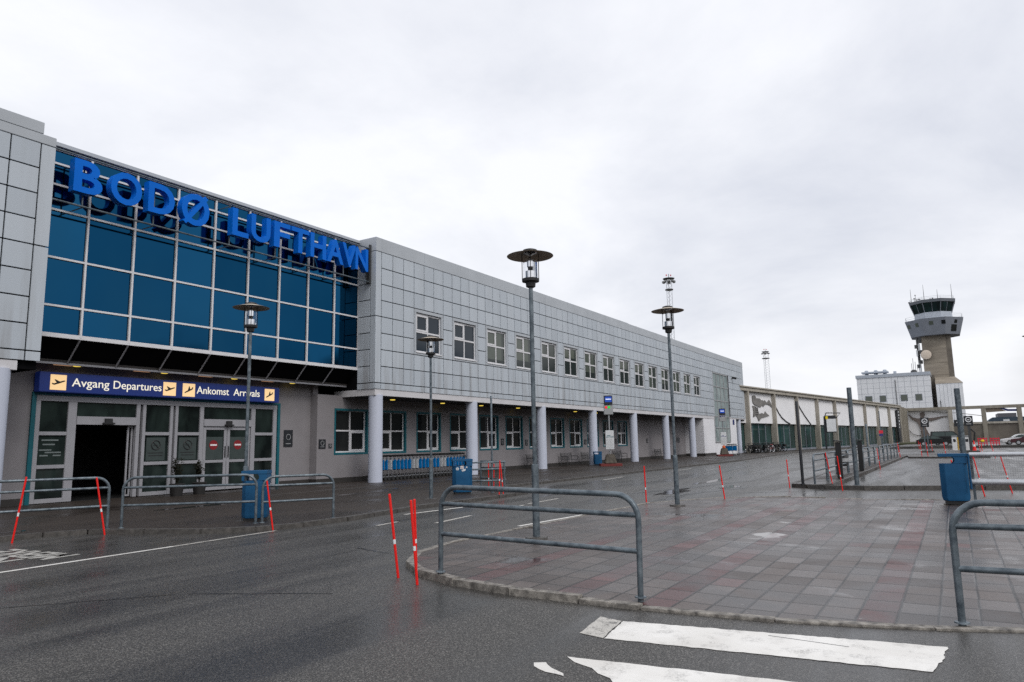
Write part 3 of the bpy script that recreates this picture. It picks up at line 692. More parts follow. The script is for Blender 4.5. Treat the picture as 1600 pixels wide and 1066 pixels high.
# glazed centre
CY = 23.90
cm_ = MB(); zs = [5.36, 6.32, 7.86, 9.42, 10.25, 10.95, 11.5]; xs = [10.45]+[10.55+1.591*k for k in range(1, 9)]+[X0-0.01]
for a, b in zip(xs[:-1], xs[1:]):
    for c, d in zip(zs[:-1], zs[1:]):      # every pane sits a hair out of true
        M_ = Matrix.Translation(((a+b)/2, CY+0.02, (c+d)/2)) @ Matrix.Rotation(R(rnd.gauss(0, 0.22)), 4, 'X') @ Matrix.Rotation(R(rnd.gauss(0, 0.22)), 4, 'Z'); cm_.obox(M_, b-a-0.02, 0.03, d-c-0.02)
cw = cm_.build('curtain_wall', 'glass_curtain', TB, smooth=0)
mu = MB()
for k in range(10):
    xx = 10.55+1.591*k
    mu.box(xx-0.034, xx+0.034, CY-0.07, CY+0.02, 5.36, 11.45)
for z, h in ((5.38, 0.10), (6.32, 0.03), (7.86, 0.03), (9.42, 0.03), (10.25, 0.03), (10.95, 0.03), (11.42, 0.03)):
    mu.box(10.46, X0-0.012, CY-0.062, CY+0.018, z-h/2-0.02, z+h/2+0.02)
mu.build('mullion_grid', 'white_frame', cw, bevel=0.006)
mb = MB(); mb.box(10.42, X0+0.02, CY-0.16, 46, 11.5, 11.62); mb.build('parapet_cap', 'panel_cap', TB, smooth=0)
# sloping underside of the glazed bay with its bars
mb = MB(); mb.prism([(10.45, CY-0.02, 5.33), (10.45, CY+0.12, 5.33), (10.45, 24.75, 4.72), (10.45, 24.62, 4.66)], (X0-10.46, 0, 0)); mb.build('sloping_soffit', 'dark_backing', TB, smooth=0)
mb = MB()
for k in range(9):
    xx = 10.55+1.591*k+0.0; mb.tube([(xx, CY-0.05, 5.32), (xx, 24.56, 4.60)], 0.03, 6)
mb.box(10.4, X0, 24.56, 24.66, 4.55, 4.66)
mb.build('soffit_bar', 'door_alu', TB)
# ceiling downlights
for x, y, z, m in ((27.8, 24.25, 4.07, 'lamp_yellow'), (32.2, 24.4, 4.07, 'lamp_yellow'), (36.0, 24.35, 4.07, 'lamp_yellow'), (40.4, 24.4, 4.07, 'lamp_yellow'), (48.6, 24.3, 4.07, 'lamp_yellow'), (52.5, 24.4, 4.07, 'lamp_yellow'),
                   (12.65, 24.95, 4.6, 'lamp_yellow'), (15.8, 24.95, 4.6, 'lamp_yellow'), (18.9, 25.0, 4.6, 'lamp_yellow'), (21.9, 24.95, 4.6, 'lamp_yellow')):
    MB().lathe([(0.13, 0.02), (0.13, -0.02), (0.10, -0.035)], (x, y, z), 16).build('downlight', m, TB)
for x in (11.9, 14.6, 17.2, 20.2):
    MB().box(x, x+0.55, 24.80, 24.95, 4.56, 4.615).build('ceiling_light', 'lamp_peach', TB, smooth=0)
# dark lobby behind the entrance
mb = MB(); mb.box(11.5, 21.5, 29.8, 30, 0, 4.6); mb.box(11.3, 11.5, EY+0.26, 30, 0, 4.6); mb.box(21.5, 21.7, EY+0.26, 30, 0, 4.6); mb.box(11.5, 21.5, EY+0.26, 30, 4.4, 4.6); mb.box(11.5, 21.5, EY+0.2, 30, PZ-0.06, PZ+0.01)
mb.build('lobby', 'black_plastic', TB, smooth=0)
# entrance frames
EZ0, EZ1 = 0.10, 3.58
ef = MB()
def ebar(x0, x1, z0, z1, y0=EY-0.06, y1=EY+0.10): ef.box(x0, x1, y0, y1, z0, z1)
ebar(11.62, 21.33, 3.40, EZ1)
for a, b in ((11.62, 11.76), (12.62, 12.90), (14.99, 15.13), (15.23, 15.35), (16.31, 16.43), (16.52, 16.64), (17.57, 17.74), (19.99, 20.20), (21.14, 21.33)): ebar(a, b, EZ0, 3.40, EY-0.055, EY+0.09)
for a, b in ((11.76, 12.62), (15.35, 16.31), (16.64, 17.57), (20.20, 21.14)):
    ebar(a, b, EZ0, 0.24, EY-0.05, EY+0.08); ebar(a, b, 1.20, 1.32, EY-0.05, EY+0.08); ebar(a, b, 2.28, 2.40, EY-0.05, EY+0.08)
for a, b in ((12.90, 14.99), (17.74, 19.99)):
    ebar(a, b, 2.64, 2.92, EY-0.09, EY+0.08)
efo = ef.build('entrance_frame', 'door_alu', TB, bevel=0.006)
for a, b, c, d in ((11.70, 12.68, 0.2, 3.42), (15.30, 16.36, 0.2, 3.42), (16.60, 17.62, 0.2, 3.42), (20.1, 21.2, 0.2, 3.42), (12.85, 15.02, 2.9, 3.42), (17.7, 20.02, 2.9, 3.42)):
    MB().box(a, b, EY+0.01, EY+0.03, c, d).build('pane', 'glass_door', efo, smooth=0)
MB().box(11.48, 11.61, EY-0.075, EY+0.05, 0, 3.68).box(21.37, 21.50, EY-0.075, EY+0.05, 0, 3.68).box(11.61, 21.37, EY-0.075, EY+0.05, 3.59, 3.68).build('teal_surround', 'teal_trim', efo, smooth=0)
def sdoor(x0, x1):
    d = ring(MB(), x0, x1, EZ0+0.03, 2.63, 0.13, EY-0.03, EY+0.04); d.box(x0+0.13, x1-0.13, EY-0.025, EY+0.035, 1.20, 1.31)
    o = d.build('sliding_door', 'door_alu', TB, bevel=0.005); MB().box(x0+0.1, x1-0.1, EY+0.0, EY+0.015, 0.2, 2.55).build('pane', 'glass_door', o, smooth=0)
    MB().box(x1-0.09 if x0 < 18 else x0+0.04, x1-0.05 if x0 < 18 else x0+0.08, EY-0.06, EY-0.03, 1.4, 1.85).build('handle', 'black_plastic', o, smooth=0); return o
d1 = sdoor(17.76, 18.84); d2 = sdoor(18.86, 19.96)
for d_, xc in ((d1, 18.25), (d2, 19.39)):
    q = MB().lathe([(0.19, 0), (0.19, 0.006)], (xc, EY-0.012, 1.90), 28, ax='y').build('no_entry_sticker', 'no_entry_red', d_, smooth=0)
    MB().box(xc-0.15, xc+0.15, EY-0.018, EY-0.0125, 1.87, 1.93).build('white_bar', 'white_plastic', d_, smooth=0)
    MB().box(xc-0.42, xc+0.42, EY-0.006, EY-0.001, 1.33, 2.22).build('film', 'sticker_grey', d_, smooth=0)
# one leaf of the open door, slid aside
d = ring(MB(), 14.78, 14.98, EZ0+0.03, 2.63, 0.06, EY+0.11, EY+0.16); d.build('sliding_door', 'door_alu', TB, bevel=0.004)
for xc in (13.95, 18.86):
    mb = MB(); mb.box(xc-0.13, xc+0.13, EY-0.17, EY-0.092, 2.70, 2.86); mb.box(xc-0.20, xc+0.20, EY-0.20, EY-0.094, 2.66, 2.72); mb.build('door_sensor', 'black_plastic', TB, bevel=0.01)
for xc in (15.82, 17.12):                           # no smoking films on the fixed glazing
    f_ = MB().box(xc-0.37, xc+0.37, EY+0.002, EY+0.008, 1.36, 2.2).build('film', 'sticker_grey', efo, smooth=0)
    mb = MB().tube([(xc+0.17*math.cos(a), EY-0.002, 1.92+0.17*math.sin(a)) for a in [k*math.pi/14 for k in range(28)]], 0.018, 6, closed=True); mb.tube([(xc-0.12, EY-0.002, 2.04), (xc+0.12, EY-0.002, 1.80)], 0.016, 6)
    mb.box(xc-0.10, xc+0.06, EY-0.005, EY, 1.905, 1.935); mb.box(xc-0.3, xc+0.3, EY-0.003, EY+0.001, 1.62, 1.65); mb.box(xc-0.27, xc+0.27, EY-0.003, EY+0.001, 1.52, 1.55); mb.build('no_smoking_mark', 'black_plastic', efo, smooth=0)
mb = MB()
for z, a, b in ((2.10, 11.88, 12.40), (1.96, 11.92, 12.30), (1.78, 11.82, 12.20), (1.70, 12.0, 12.5), (1.60, 11.85, 12.1), (1.60, 12.25, 12.5)): mb.box(a, b, EY-0.002, EY+0.005, z, z+0.045)
mb.build('opening_hours_lettering', 'text_grey', efo, smooth=0)

# ------------------------------------------------------------------ roof lettering
LS = thing('lettering_sign', 'big blue three dimensional letters reading BODØ LUFTHAVN on steel rails before the mirror glazing', 'sign', (17.6, 23.1, 9.4))
for ch, a, b in (('B', 11.14, 12.04), ('O', 12.30, 13.37), ('D', 13.60, 14.58), ('Ø', 14.86, 15.98), ('L', 16.99, 17.74), ('U', 17.86, 18.80), ('F', 18.98, 19.80), ('T', 19.88, 20.84), ('H', 20.93, 21.83), ('A', 21.90, 22.90), ('V', 22.82, 23.72), ('N', 23.66, 24.50)):
    z0 = 9.89; hgt = 1.08
    if ch in 'O': z0 -= 0.02; hgt += 0.04
    if ch == 'Ø': z0 -= 0.07; hgt += 0.14
    MB().text(ch, 1.0, 0.30, STAND((a, 23.08, z0)), 0.022, width=b-a, height=hgt).build('letter', 'letter_blue', LS, bevel=0, smooth=30)
mb = MB()
for z in (9.48, 11.12): mb.tube([(10.47, 23.08, z), (24.8, 23.08, z)], 0.034, 8)
mb.build('rail', 'galvanised', LS)
mb = MB()
for x in (11.6, 14.0, 17.1, 19.3, 21.4, 23.2):
    mb = MB().box(x-0.02, x+0.02, 23.235, 23.275, 9.48, 11.12)
    for z in (9.50, 11.10): mb.tube([(x, 23.08, z), (x, 23.86, z)], 0.02, 6)
    mb.build('strut', 'galvanised', LS, smooth=0)
mb = MB(); mb.box(24.70, 24.81, 23.02, 23.10, 9.40, 11.3); mb.box(24.70, 24.81, 23.20, 23.26, 9.40, 11.2)
for k in range(6): mb.tube([(24.75, 23.06, 9.5+0.3*k), (24.75, 23.22, 9.65+0.3*k)], 0.015, 5)
mb.build('end_bracket', 'steel_dark', LS, smooth=0)

# entrance sign
ES = thing('illuminated_sign', 'long dark blue backlit sign reading Avgang Departures, Ankomst Arrivals above the entrance doors', 'sign', (16.3, 24.95, 3.66))
MB().box(11.50, 21.13, 24.90, 25.22, 3.68, 4.32).build('sign_box', 'sign_blue', ES, bevel=0.012)
for body, a, b in (('Avgang', 12.50, 13.74), ('Departures', 13.89, 15.67), ('Ankomst', 17.13, 18.58), ('Arrivals', 18.80, 20.09)):
    desc = 'g' in body or 'p' in body; z0 = 3.80 if desc else 3.88
    MB().text(body, 0.4, 0.012, STAND((a, 24.893, z0)), 0.0, width=b-a, height=0.365 if desc else 0.285).build('lettering', 'sign_text', ES, smooth=0)
def plane_icon(xc, zc, land):
    P = [(-0.19, -0.06), (-0.13, -0.085), (0.0, -0.04), (0.20, 0.045), (0.21, 0.07), (0.16, 0.075), (0.04, 0.035), (-0.10, 0.10), (-0.13, 0.09), (-0.06, -0.005), (-0.14, -0.035), (-0.18, -0.02), (-0.205, -0.03)]
    mb = MB()
    if land:
        a = R(-48); P = [(-(x*math.cos(a)-z*math.sin(a)), x*math.sin(a)+z*math.cos(a)) for x, z in P]
    mb.prism([(xc+x, 24.878, zc+z) for x, z in P], (0, 0.006, 0)); return mb
for xa, xb, land in ((11.82, 12.32, False), (15.74, 16.25, False), (16.53, 17.05, True), (20.35, 20.86, True)):
    p_ = MB().box(xa, xb, 24.885, 24.90, 3.745, 4.245).build('pictogram_panel', 'sign_yellow', ES, bevel=0.004)
    plane_icon((xa+xb)/2, 3.99, land).build('plane_symbol', 'black_plastic', p_, smooth=0)

# wall plaques
def plaque(x, y, z, w, h, label, group=None):
    o = thing('wall_plaque', label, 'plaque', (x, y, z), 0, group)
    MB().box(-w/2, w/2, -0.03, 0, -h/2, h/2).build('plate', 'sign_black', o, world=False, bevel=0.004)
    mb = MB().tube([(min(w, h)*0.24*math.cos(a), -0.034, h*0.08+min(w, h)*0.24*math.sin(a)) for a in [k*math.pi/8 for k in range(16)]], 0.012, 5, closed=True)
    mb.box(-w*0.28, w*0.28, -0.034, -0.028, -h*0.33, -h*0.29); mb.build('symbol', 'sign_grey', o, world=False, smooth=0); return o
plaque(22.02, EY, 2.15, 0.5, 0.74, 'large upright dark plaque with pale emblem on wall right of the entrance doors')
plaque(23.62, WY, 1.88, 0.42, 0.42, 'square black no smoking plate on wall left of the first teal window')
plaque(24.12, WY, 1.79, 0.2, 0.2, 'small dark square plate close beside the black no smoking plate')
PG = 'dark plates between the canopy windows'
plaque(39.1, WY, 1.87, 0.36, 0.42, 'dark plate on pillar between ground floor windows behind the tall near street lamp', PG)
plaque(42.15, WY, 1.8, 0.32, 0.38, 'dark plate on pillar just left of third column behind the near lamp', PG)
plaque(51.25, WY, 1.78, 0.42, 0.38, 'dark plate on pillar left of the column beside the blue canopy bin', PG)
plaque(57.3, WY, 1.8, 0.4, 0.4, 'dark plate on pillar right of the timetable stand with stone foot', PG)
plaque(64.6, WY, 1.8, 0.35, 0.4, 'small dark plate on blank wall between the two farther benches', PG)
plaque(73.5, WY, 1.83, 1.0, 0.5, 'wide dark plate on blank wall between the last two canopy columns', PG)
o = thing('number_sign', 'small blue plate on white wall at the far end of the terminal', 'sign', (88.3, FY+0.05, 3.85)); MB().box(-0.35, 0.35, -0.03, 0, -0.3, 0.3).build('plate', 'relief_blue', o, world=False, smooth=0)
o = thing('security_camera', 'small dark camera on the facade above right of stair window', 'camera', (88.6, FY, 9.2)); mb = MB(); mb.box(-0.06, 0.06, -0.25, 0, -0.05, 0.05); mb.obox(T((0, -0.3, 0.02), 0, R(15)), 0.3, 0.5, 0.26); mb.build('camera_body', 'black_plastic', o, world=False, bevel=0.02)

# ------------------------------------------------------------------ concrete hall
HA = math.atan2(-1.40, 9.3); HP = 9.405
H = thing('concrete_hall', 'low exhibition hall with concrete ribs, white upper panels and green glazing beyond the terminal', 'hall', (95.0, 22.4, 0), HA)
def hb(name, mb, mat, par=H, **k): return mb.build(name, mat, par, world=False, **k)
hb('roof_beam', MB().box(-3, 9*HP+0.2, -0.05, 0.5, 7.98, 8.42).box(-3, 9*HP+0.3, -0.20, 14, 8.42, 8.6), 'concrete_light', bevel=0.02)
for i in range(10):
    x = i*HP; hb('rib', MB().box(x-0.18, x+0.18, -0.04, 0.78, -0.1, 7.975), 'concrete_light', bevel=0.02)
for i in range(-1, 9):
    x = i*HP; hb('wall_panel', MB().box(x+0.20, x+HP-0.20, 0.46, 1.0, 3.86, 7.97), 'hall_white', smooth=0)
    b = MB()
    for k in range(1, 4): b.box(x+HP*k/4-0.06, x+HP*k/4+0.06, 0.74, 0.9, 0.35, 3.86)
    b.box(x+0.22, x+HP-0.22, 0.70, 0.92, -0.1, 0.34)
    o = hb('window_bay', b, 'tower_grey', smooth=0); hb('pane', MB().box(x+0.22, x+HP-0.22, 0.80, 0.82, 0.34, 3.86), 'glass_hall', o, smooth=0)
hb('carcass', MB().box(-3, 9*HP, 1.02, 14, -0.1, 8.40), 'dark_backing', smooth=0)
ew = MB(); pa = Vector((179.1, 9.7, 0)); pb = Vector((197.4, 9.25, 0)); dd = (pb-pa); Lw = dd.length; az = math.atan2(dd.y, dd.x)
def wpt(u, v, z):
    n_ = Vector((-dd.y, dd.x, 0)).normalized(); p_ = pa+dd.normalized()*u+n_*v; return (p_.x, p_.y, z)
ew.prism([wpt(0, 0.2, -0.1), wpt(Lw, 0.2, -0.1), wpt(Lw, 0.8, -0.1), wpt(0, 0.8, -0.1)], (0, 0, 8.5))
for k in range(11): ew.prism([wpt(0.4+k*1.6, 0.0, -0.1), wpt(0.9+k*1.6, 0.0, -0.1), wpt(0.9+k*1.6, 0.2, -0.1), wpt(0.4+k*1.6, 0.2, -0.1)], (0, 0, 8.48))
o = thing('ribbed_wall', 'ribbed bare concrete end wall joining the hall to the archer wall', 'wall', tuple(pa)); ew.build('wall', 'concrete_post', o, smooth=0)
def relief(name, label, polys, mat, y=0.40, th=0.08, rods=None):
    o = thing(name, label, 'relief', (95.0, 22.4, 0), HA)
    for P in polys: MB().prism([(x, y-th/2, z) for x, z in P], (0, th, 0)).build('plate', mat, o, world=False, smooth=0)
    for rd in rods or []: MB().tube([(x, y, z) for x, z in rd], 0.085, 6).build('rod', 'relief_dark', o, world=False)
    return o
FA = [(2.28, 7.5), (3.22, 7.55), (3.6, 7.2), (4.79, 7.2), (5.3, 7.0), (5.86, 7.03), (6.1, 6.75), (6.48, 7.05), (7.2, 6.75), (7.53, 6.8), (8.21, 7.15), (8.8, 6.65), (9.1, 6.1), (8.31, 6.38), (7.4, 6.5), (6.6, 6.46), (6.1, 6.15), (5.44, 6.25), (4.9, 6.0), (4.31, 6.08), (3.24, 6.21), (2.6, 6.4), (2.26, 6.69)]
FB = [(2.17, 6.15), (3.1, 6.12), (3.4, 5.85), (4.0, 6.0), (3.95, 5.6), (4.26, 5.08), (5.2, 5.25), (6.07, 5.12), (6.47, 5.5), (7.0, 5.2), (7.89, 4.94), (6.57, 4.76), (5.0, 4.57), (4.1, 4.14), (3.28, 4.86), (2.18, 4.68), (2.4, 5.4)]
o = relief('wall_relief', 'weathered steel relief of two winged shapes on first white panel of the hall', [FA, FB], 'relief_steel')
mb = MB()
for z in (6.05, 5.75, 5.45, 5.15): mb.box(3.0, 3.25, 0.30, 0.35, z-0.2, z-0.08); mb.box(3.5, 3.7, 0.30, 0.35, z-0.2, z-0.08)
mb.build('fretwork', 'relief_dark', o, world=False, smooth=0)
relief('curved_rod', 'dark curved metal rod bending across second white panel of the hall', [], 'relief_dark', rods=[[(9.75, 7.9), (9.95, 7.1), (10.6, 6.2), (11.6, 5.4), (12.72, 4.75), (14.41, 4.2), (15.9, 3.9)]])
relief('curved_rod', 'dark straighter metal rod slanting down third white panel of the hall', [], 'relief_dark', rods=[[(19.1, 7.9), (20.3, 6.6), (22.4, 5.3), (24.6, 4.2), (25.2, 3.9)]])
o = thing('banner_sign', 'tall narrow dark vertical sign on the last white panel of the hall', 'sign', (176.9, 10.2, 0), HA)
MB().box(-1.2, 1.0, -0.1, 0.2, 0.6, 7.5).build('sign_board', 'sign_black', o, world=False, smooth=0)
mb = MB()
for z, w in ((6.9, 0.5), (6.2, 0.7), (5.6, 0.4), (4.9, 0.8), (4.2, 0.6), (3.6, 0.5)): mb.box(-0.3, -0.3+w, -0.13, -0.1, z, z+0.35)
mb.build('lettering', 'paper', o, world=False, smooth=0)

# ------------------------------------------------------------------ frame wall with the archer
FX = 196.0
F = thing('concrete_frame_wall', 'tan concrete post and beam frame with low infill wall to the right of the archer', 'wall', (FX, -10, 0.3))
mb = MB(); mb.box(FX-0.4, FX+0.6, -70, 9.4, 7.75, 8.45); mb.build('beam', 'concrete_post', F, bevel=0.03)
for y in (0.55, -6.0, -12.7, -19.4, -26.1): MB().box(FX-0.45, FX+0.62, y-0.45, y+0.45, 0.2, 7.745).build('post', 'concrete_light' if y > 0 else 'concrete_post', F, bevel=0.03)
mb = MB(); mb.box(FX-0.1, FX+0.3, -70, 0.1, 0.2, 4.3); mb.build('infill_wall', 'concrete_wall', F, smooth=0)
MB().box(FX-0.3, FX+0.45, -70, 0.1, 4.3, 4.75).build('coping', 'concrete_light', F, bevel=0.02)
o = thing('white_wall', 'white rendered wall panel behind the archer figure, under the concrete beam', 'wall', (FX+1, 4.7, 0.3)); MB().box(FX+0.9, FX+1.3, 0.5, 9.3, 0.2, 7.8).build('panel', 'hall_white', o, smooth=0)
AR = [(6.3, 7.45), (5.9, 7.42), (5.65, 6.9), (5.85, 6.45), (6.1, 6.2), (5.29, 5.98), (4.39, 6.04), (3.4, 6.15), (2.21, 6.34), (1.25, 6.33), (1.15, 6.16), (2.23, 6.06), (3.35, 5.63), (4.4, 5.35), (5.24, 5.30), (5.6, 4.4), (5.78, 3.72), (5.45, 2.9), (5.13, 2.13), (5.2, 1.4), (5.5, 0.2), (5.45, -0.1),
      (6.1, -0.1), (6.2, 0.6), (6.5, 0.6), (6.42, -0.1), (6.9, -0.1), (6.95, 0.9), (6.85, 1.71), (6.80, 3.07), (7.0, 4.0), (7.36, 5.02), (7.9, 5.45), (8.49, 5.86), (9.10, 6.95), (8.9, 6.95), (8.36, 6.30), (7.47, 6.03), (6.89, 5.95), (6.62, 6.25), (6.78, 6.9), (6.65, 7.25)]
A = thing('archer_figure', 'tall flat brown metal figure of an archer with outstretched arms before the white wall', 'sculpture', (FX+0.5, 6.2, 0.3))
MB().prism([(FX+0.62, y, z+0.45 if z < 0 else z) for y, z in AR], (0.16, 0, 0)).build('figure', 'relief_archer', A, smooth=0)
MB().tube([(FX+0.7, y, z) for y, z in ((9.25, 3.2), (8.69, 2.44), (7.73, 2.0), (6.9, 1.95))], 0.07, 6).build('bow', 'relief_dark', A)
MB().tube([(FX+0.66, 9.1, 7.7), (FX+0.66, 4.0, 7.45), (FX-0.62, -1.1, 6.9), (FX-0.62, -5.8, 6.1)], 0.07, 5).build('arrow', 'relief_steel', A)
o = thing('frame_relief', 'brown and blue wing shaped relief hung in the opening of the concrete frame', 'relief', (FX, -9, 7))
MB().prism([(FX-0.1, y, z) for y, z in ((-6.45, 7.75), (-6.5, 6.85), (-9, 6.95), (-10.3, 7.0), (-9.6, 7.4), (-9.0, 7.74))], (0.12, 0, 0)).build('wing', 'relief_brown', o, smooth=0)
MB().prism([(FX-0.14, y, z) for y, z in ((-8.95, 7.74), (-9.93, 7.74), (-10.69, 7.44), (-12.25, 7.4), (-12.25, 6.93), (-10.47, 6.99))], (0.12, 0, 0)).build('stripe', 'relief_blue', o, smooth=0)
o = thing('hangar', 'dark grey hangar with stepped roof seen through the concrete frame', 'building', (322, -25, 0))
MB().prism([(320, y, z) for y, z in ((-11.1, -0.1), (-11.1, 7.2), (-12.4, 8.2), (-60, 8.2), (-60, -0.1))], (25, 0, 0)).build('wall', 'hangar_blue', o, smooth=0)
MB().box(322, 340, -19.9, -14.2, 8.2, 9.7).build('roof', 'roof_dark', o, smooth=0); MB().box(319.9, 320, -17.5, -15.6, 5.5, 7.4).build('door', 'paper', o, smooth=0)

# ------------------------------------------------------------------ control tower and annex
TW = thing('control_tower', 'concrete airport control tower with flared grey gallery and glazed cab', 'control tower', (238.5, 2.3, 0))
cx, cy = 239.0, 2.3
def octo(r0, z0, r1, z1, a0=R(22.5), n=8, sx=1.0):
    vs = [(cx+r0*math.cos(a0+2*math.pi*k/n)*sx, cy+r0*math.sin(a0+2*math.pi*k/n), z0) for k in range(n)] + [(cx+r1*math.cos(a0+2*math.pi*k/n)*sx, cy+r1*math.sin(a0+2*math.pi*k/n), z1) for k in range(n)]
    return MB().add(vs, [tuple(range(n))[::-1], tuple(range(n, 2*n))]+[(k, (k+1) % n, n+(k+1) % n, n+k) for k in range(n)])
mb = MB(); mb.box(235.3, 241.5, -1.45, 5.85, -0.1, 30.6)
for z in (25.3, 22.4, 19.0): mb.box(235.26, 235.3, -1.40, 5.80, z, z+0.12)
mb.prism([(235.5, -1.44, 18.2), (235.5, -3.1, 16.55), (235.5, -1.44, 16.55)], (5.5, 0, 0)); mb.build('shaft', 'concrete_tower', TW, smooth=0)
mb = MB(); mb.box(235.24, 235.27, -1.45, -0.2, 16.6, 30.4); mb.box(235.2, 235.3, 3.6, 4.9, 6, 19); mb.build('shaft_edge', 'concrete_wall', TW, smooth=0)
g_ = octo(6.55, 30.2, 7.9, 34.9).build('gallery', 'tower_grey', TW, smooth=0)
for k, (ang, u, z, w, h, m) in enumerate(((180, -2.4, 33.5, 1.0, 1.1, 'glass_dark'), (180, 0.6, 33.5, 1.0, 1.1, 'glass_blind'), (135, -1.0, 33.4, 1.0, 1.1, 'glass_blind'), (135, 2.0, 33.3, 1.0, 1.1, 'glass_blind'), (225, -0.2, 31.9, 1.8, 1.9, 'glass_dark'), (225, -0.6, 33.7, 0.9, 1.0, 'glass_dark'))):
    a = R(ang); rr_ = (6.55+(7.9-6.55)*(z-30.2)/4.7)*math.cos(R(22.5)); n_ = Vector((math.cos(a), math.sin(a), -0.27)).normalized(); tdir = Vector((-math.sin(a), math.cos(a), 0)); upv = n_.cross(tdir)
    p = Vector((cx, cy, z))+Vector((math.cos(a), math.sin(a), 0))*rr_+tdir*(-u)
    M4 = Matrix(((tdir.x, n_.x, upv.x, p.x), (tdir.y, n_.y, upv.y, p.y), (tdir.z, n_.z, upv.z, p.z), (0, 0, 0, 1)))
    MB().obox(M4, w, 0.14, h).build('window', m, g_, smooth=0)
octo(5.2, 34.9, 5.0, 37.0).build('cab_wall', 'tower_pale', TW, smooth=0)
gc = octo(5.02, 37.0, 5.95, 39.7).build('cab_glazing', 'glass_cab', TW, smooth=0)
mb = MB()
for k in range(16):
    a = R(22.5)+math.pi*k/8; f = 1.0 if k % 2 == 0 else math.cos(R(22.5)); mb.tube([(cx+5.08*f*math.cos(a), cy+5.08*f*math.sin(a), 36.95), (cx+6.02*f*math.cos(a), cy+6.02*f*math.sin(a), 39.75)], 0.09 if k % 2 == 0 else 0.06, 5)
mb.build('glazing_bar', 'tower_grey', gc)
n_ = octo(6.15, 39.7, 6.35, 40.55); n_.build('cab_roof', 'tower_roof', TW, smooth=0)
mb = MB()
for rad, z0, z1 in ((7.6, 34.9, 36.0), (5.9, 40.55, 41.4)):
    pts = [(cx+rad*math.cos(R(22.5)+math.pi*k/4), cy+rad*math.sin(R(22.5)+math.pi*k/4)) for k in range(8)]
    for z in (z1, (z0+z1)/2): mb.tube([(x, y, z) for x, y in pts], 0.03, 4, closed=True)
    for x, y in pts: mb.tube([(x, y, z0), (x, y, z1)], 0.03, 4)
mb.build('railing', 'alu_tube', TW)
for y, z1 in ((7.4, 44.6), (4.1, 45.6), (0.7, 43.8), (-2.8, 44.9)): MB().tube([(237, y, 40.5), (237, y, z1)], [0.09, 0.03], 6).build('antenna', 'steel_dark', TW)
mb = MB()
for y, z, r_ in ((6.6, 41.6, 0.35), (6.0, 41.2, 0.3), (5.4, 41.3, 0.45), (2.6, 41.1, 0.25), (2.0, 41.2, 0.25), (8.0, 40.6, 0.35), (6.3, 42.6, 0.2)): mb.lathe([(0.05, 40.5), (0.06, z), (r_, z+0.1), (r_*0.5, z+0.35)], (237.5, y, 0), 8)
mb.build('roof_equipment', 'steel_dark', TW)
mb = MB(); mb.lathe([(0.1, -0.5), (1.2, -0.45), (1.34, -0.4), (1.34, 0.0)], (234.2, 4.95, 24.75), 28, ax='x'); mb.build('dish_drum', 'dish_cream', TW)
mb = MB(); mb.lathe([(1.40, -0.2), (1.40, 0.5), (0.5, 0.9)], (234.2, 4.95, 24.75), 24, ax='x'); mb.tube([(235, 5.2, 23.3), (235, 5.2, 24.6)], 0.1, 6); mb.build('dish_shroud', 'steel_dark', TW)
mb = MB(); mb.tube([(236, 6.75, 19.2), (236, 6.9, 29.9)], 0.35, 8)
for z, y in ((28.4, 6.2), (26.9, 7.2), (25.3, 6.3), (22.4, 6.5), (21.2, 7.0)): mb.lathe([(0.55, z), (0.55, z+1.0)], (235.6, y, 0), 10)
mb.build('aerial_mast', 'steel_dark', TW)
for q in ((235.2, 235.8, 6.3, 6.8, 26.0, 28.2), (235.2, 235.8, 7.0, 7.4, 24.6, 26.4), (235.2, 235.8, 6.5, 7.0, 20.0, 22.6)): MB().box(*q).build('aerial_panel', 'paper', TW, bevel=0.05)

AN = thing('annex_building', 'pale panelled block with flat roof and four small windows at the tower foot', 'building', (232, 13.5, 0))
MB().box(225, 240, 4.45, 22.6, -0.1, 18.35).build('wall', 'clad_white', AN, smooth=0)
mb = MB()
for k in range(1, 12): mb.box(224.985, 225.0, 4.45+k*1.55, 4.45+k*1.55+0.05, 0, 18.3)
for k in range(1, 12): mb.box(224.99, 225.002, 4.45, 22.6, 18.35-k*1.5, 18.35-k*1.5+0.04)
mb.build('panel_joint', 'tower_grey', AN, smooth=0)
r_ = MB().box(224.8, 240.2, 4.25, 22.8, 18.35, 19.25).build('roof', 'tower_pale', AN, bevel=0.03)
mb = MB(); mb.box(227, 231, 14.6, 21.4, 19.9, 20.3)
for y in (15.5, 17.8, 20.2): mb.lathe([(0.5, 19.25), (0.5, 20.7), (0.3, 20.85)], (229, y, 0), 10)
mb.lathe([(0.4, 19.25), (0.4, 20.1)], (228, 12.9, 0), 10); mb.build('roof_plant', 'tower_pale', r_)
mb = MB()
for y, h in ((8.6, 22.0), (8.2, 23.4), (7.7, 22.4), (7.2, 21.6)): mb.tube([(228, y, 19.2), (228, y, h)], 0.06, 5)
mb.lathe([(0.9, 19.25), (0.8, 19.9), (0.3, 20.2)], (228, 8.2, 0), 10); mb.build('roof_aerial', 'steel_dark', r_)
for y0, y1 in ((19.04, 20.64), (15.58, 17.0), (10.3, 11.8), (6.8, 8.24)):
    w_ = MB().box(224.95, 225.05, y0-0.12, y1+0.12, 11.45, 13.3).build('window', 'tower_grey', AN, smooth=0); MB().box(224.93, 224.96, y0, y1, 11.6, 13.15).build('pane', 'glass_blind', w_, smooth=0)
MB().tube([(224.9, 12.9, 9), (224.9, 12.9, 17.5)], 0.08, 6).build('downpipe', 'steel_dark', AN)
o = thing('clad_block', 'pale blue grey clad block with sloped concrete top at the tower base', 'building', (232, 0.2, 0))
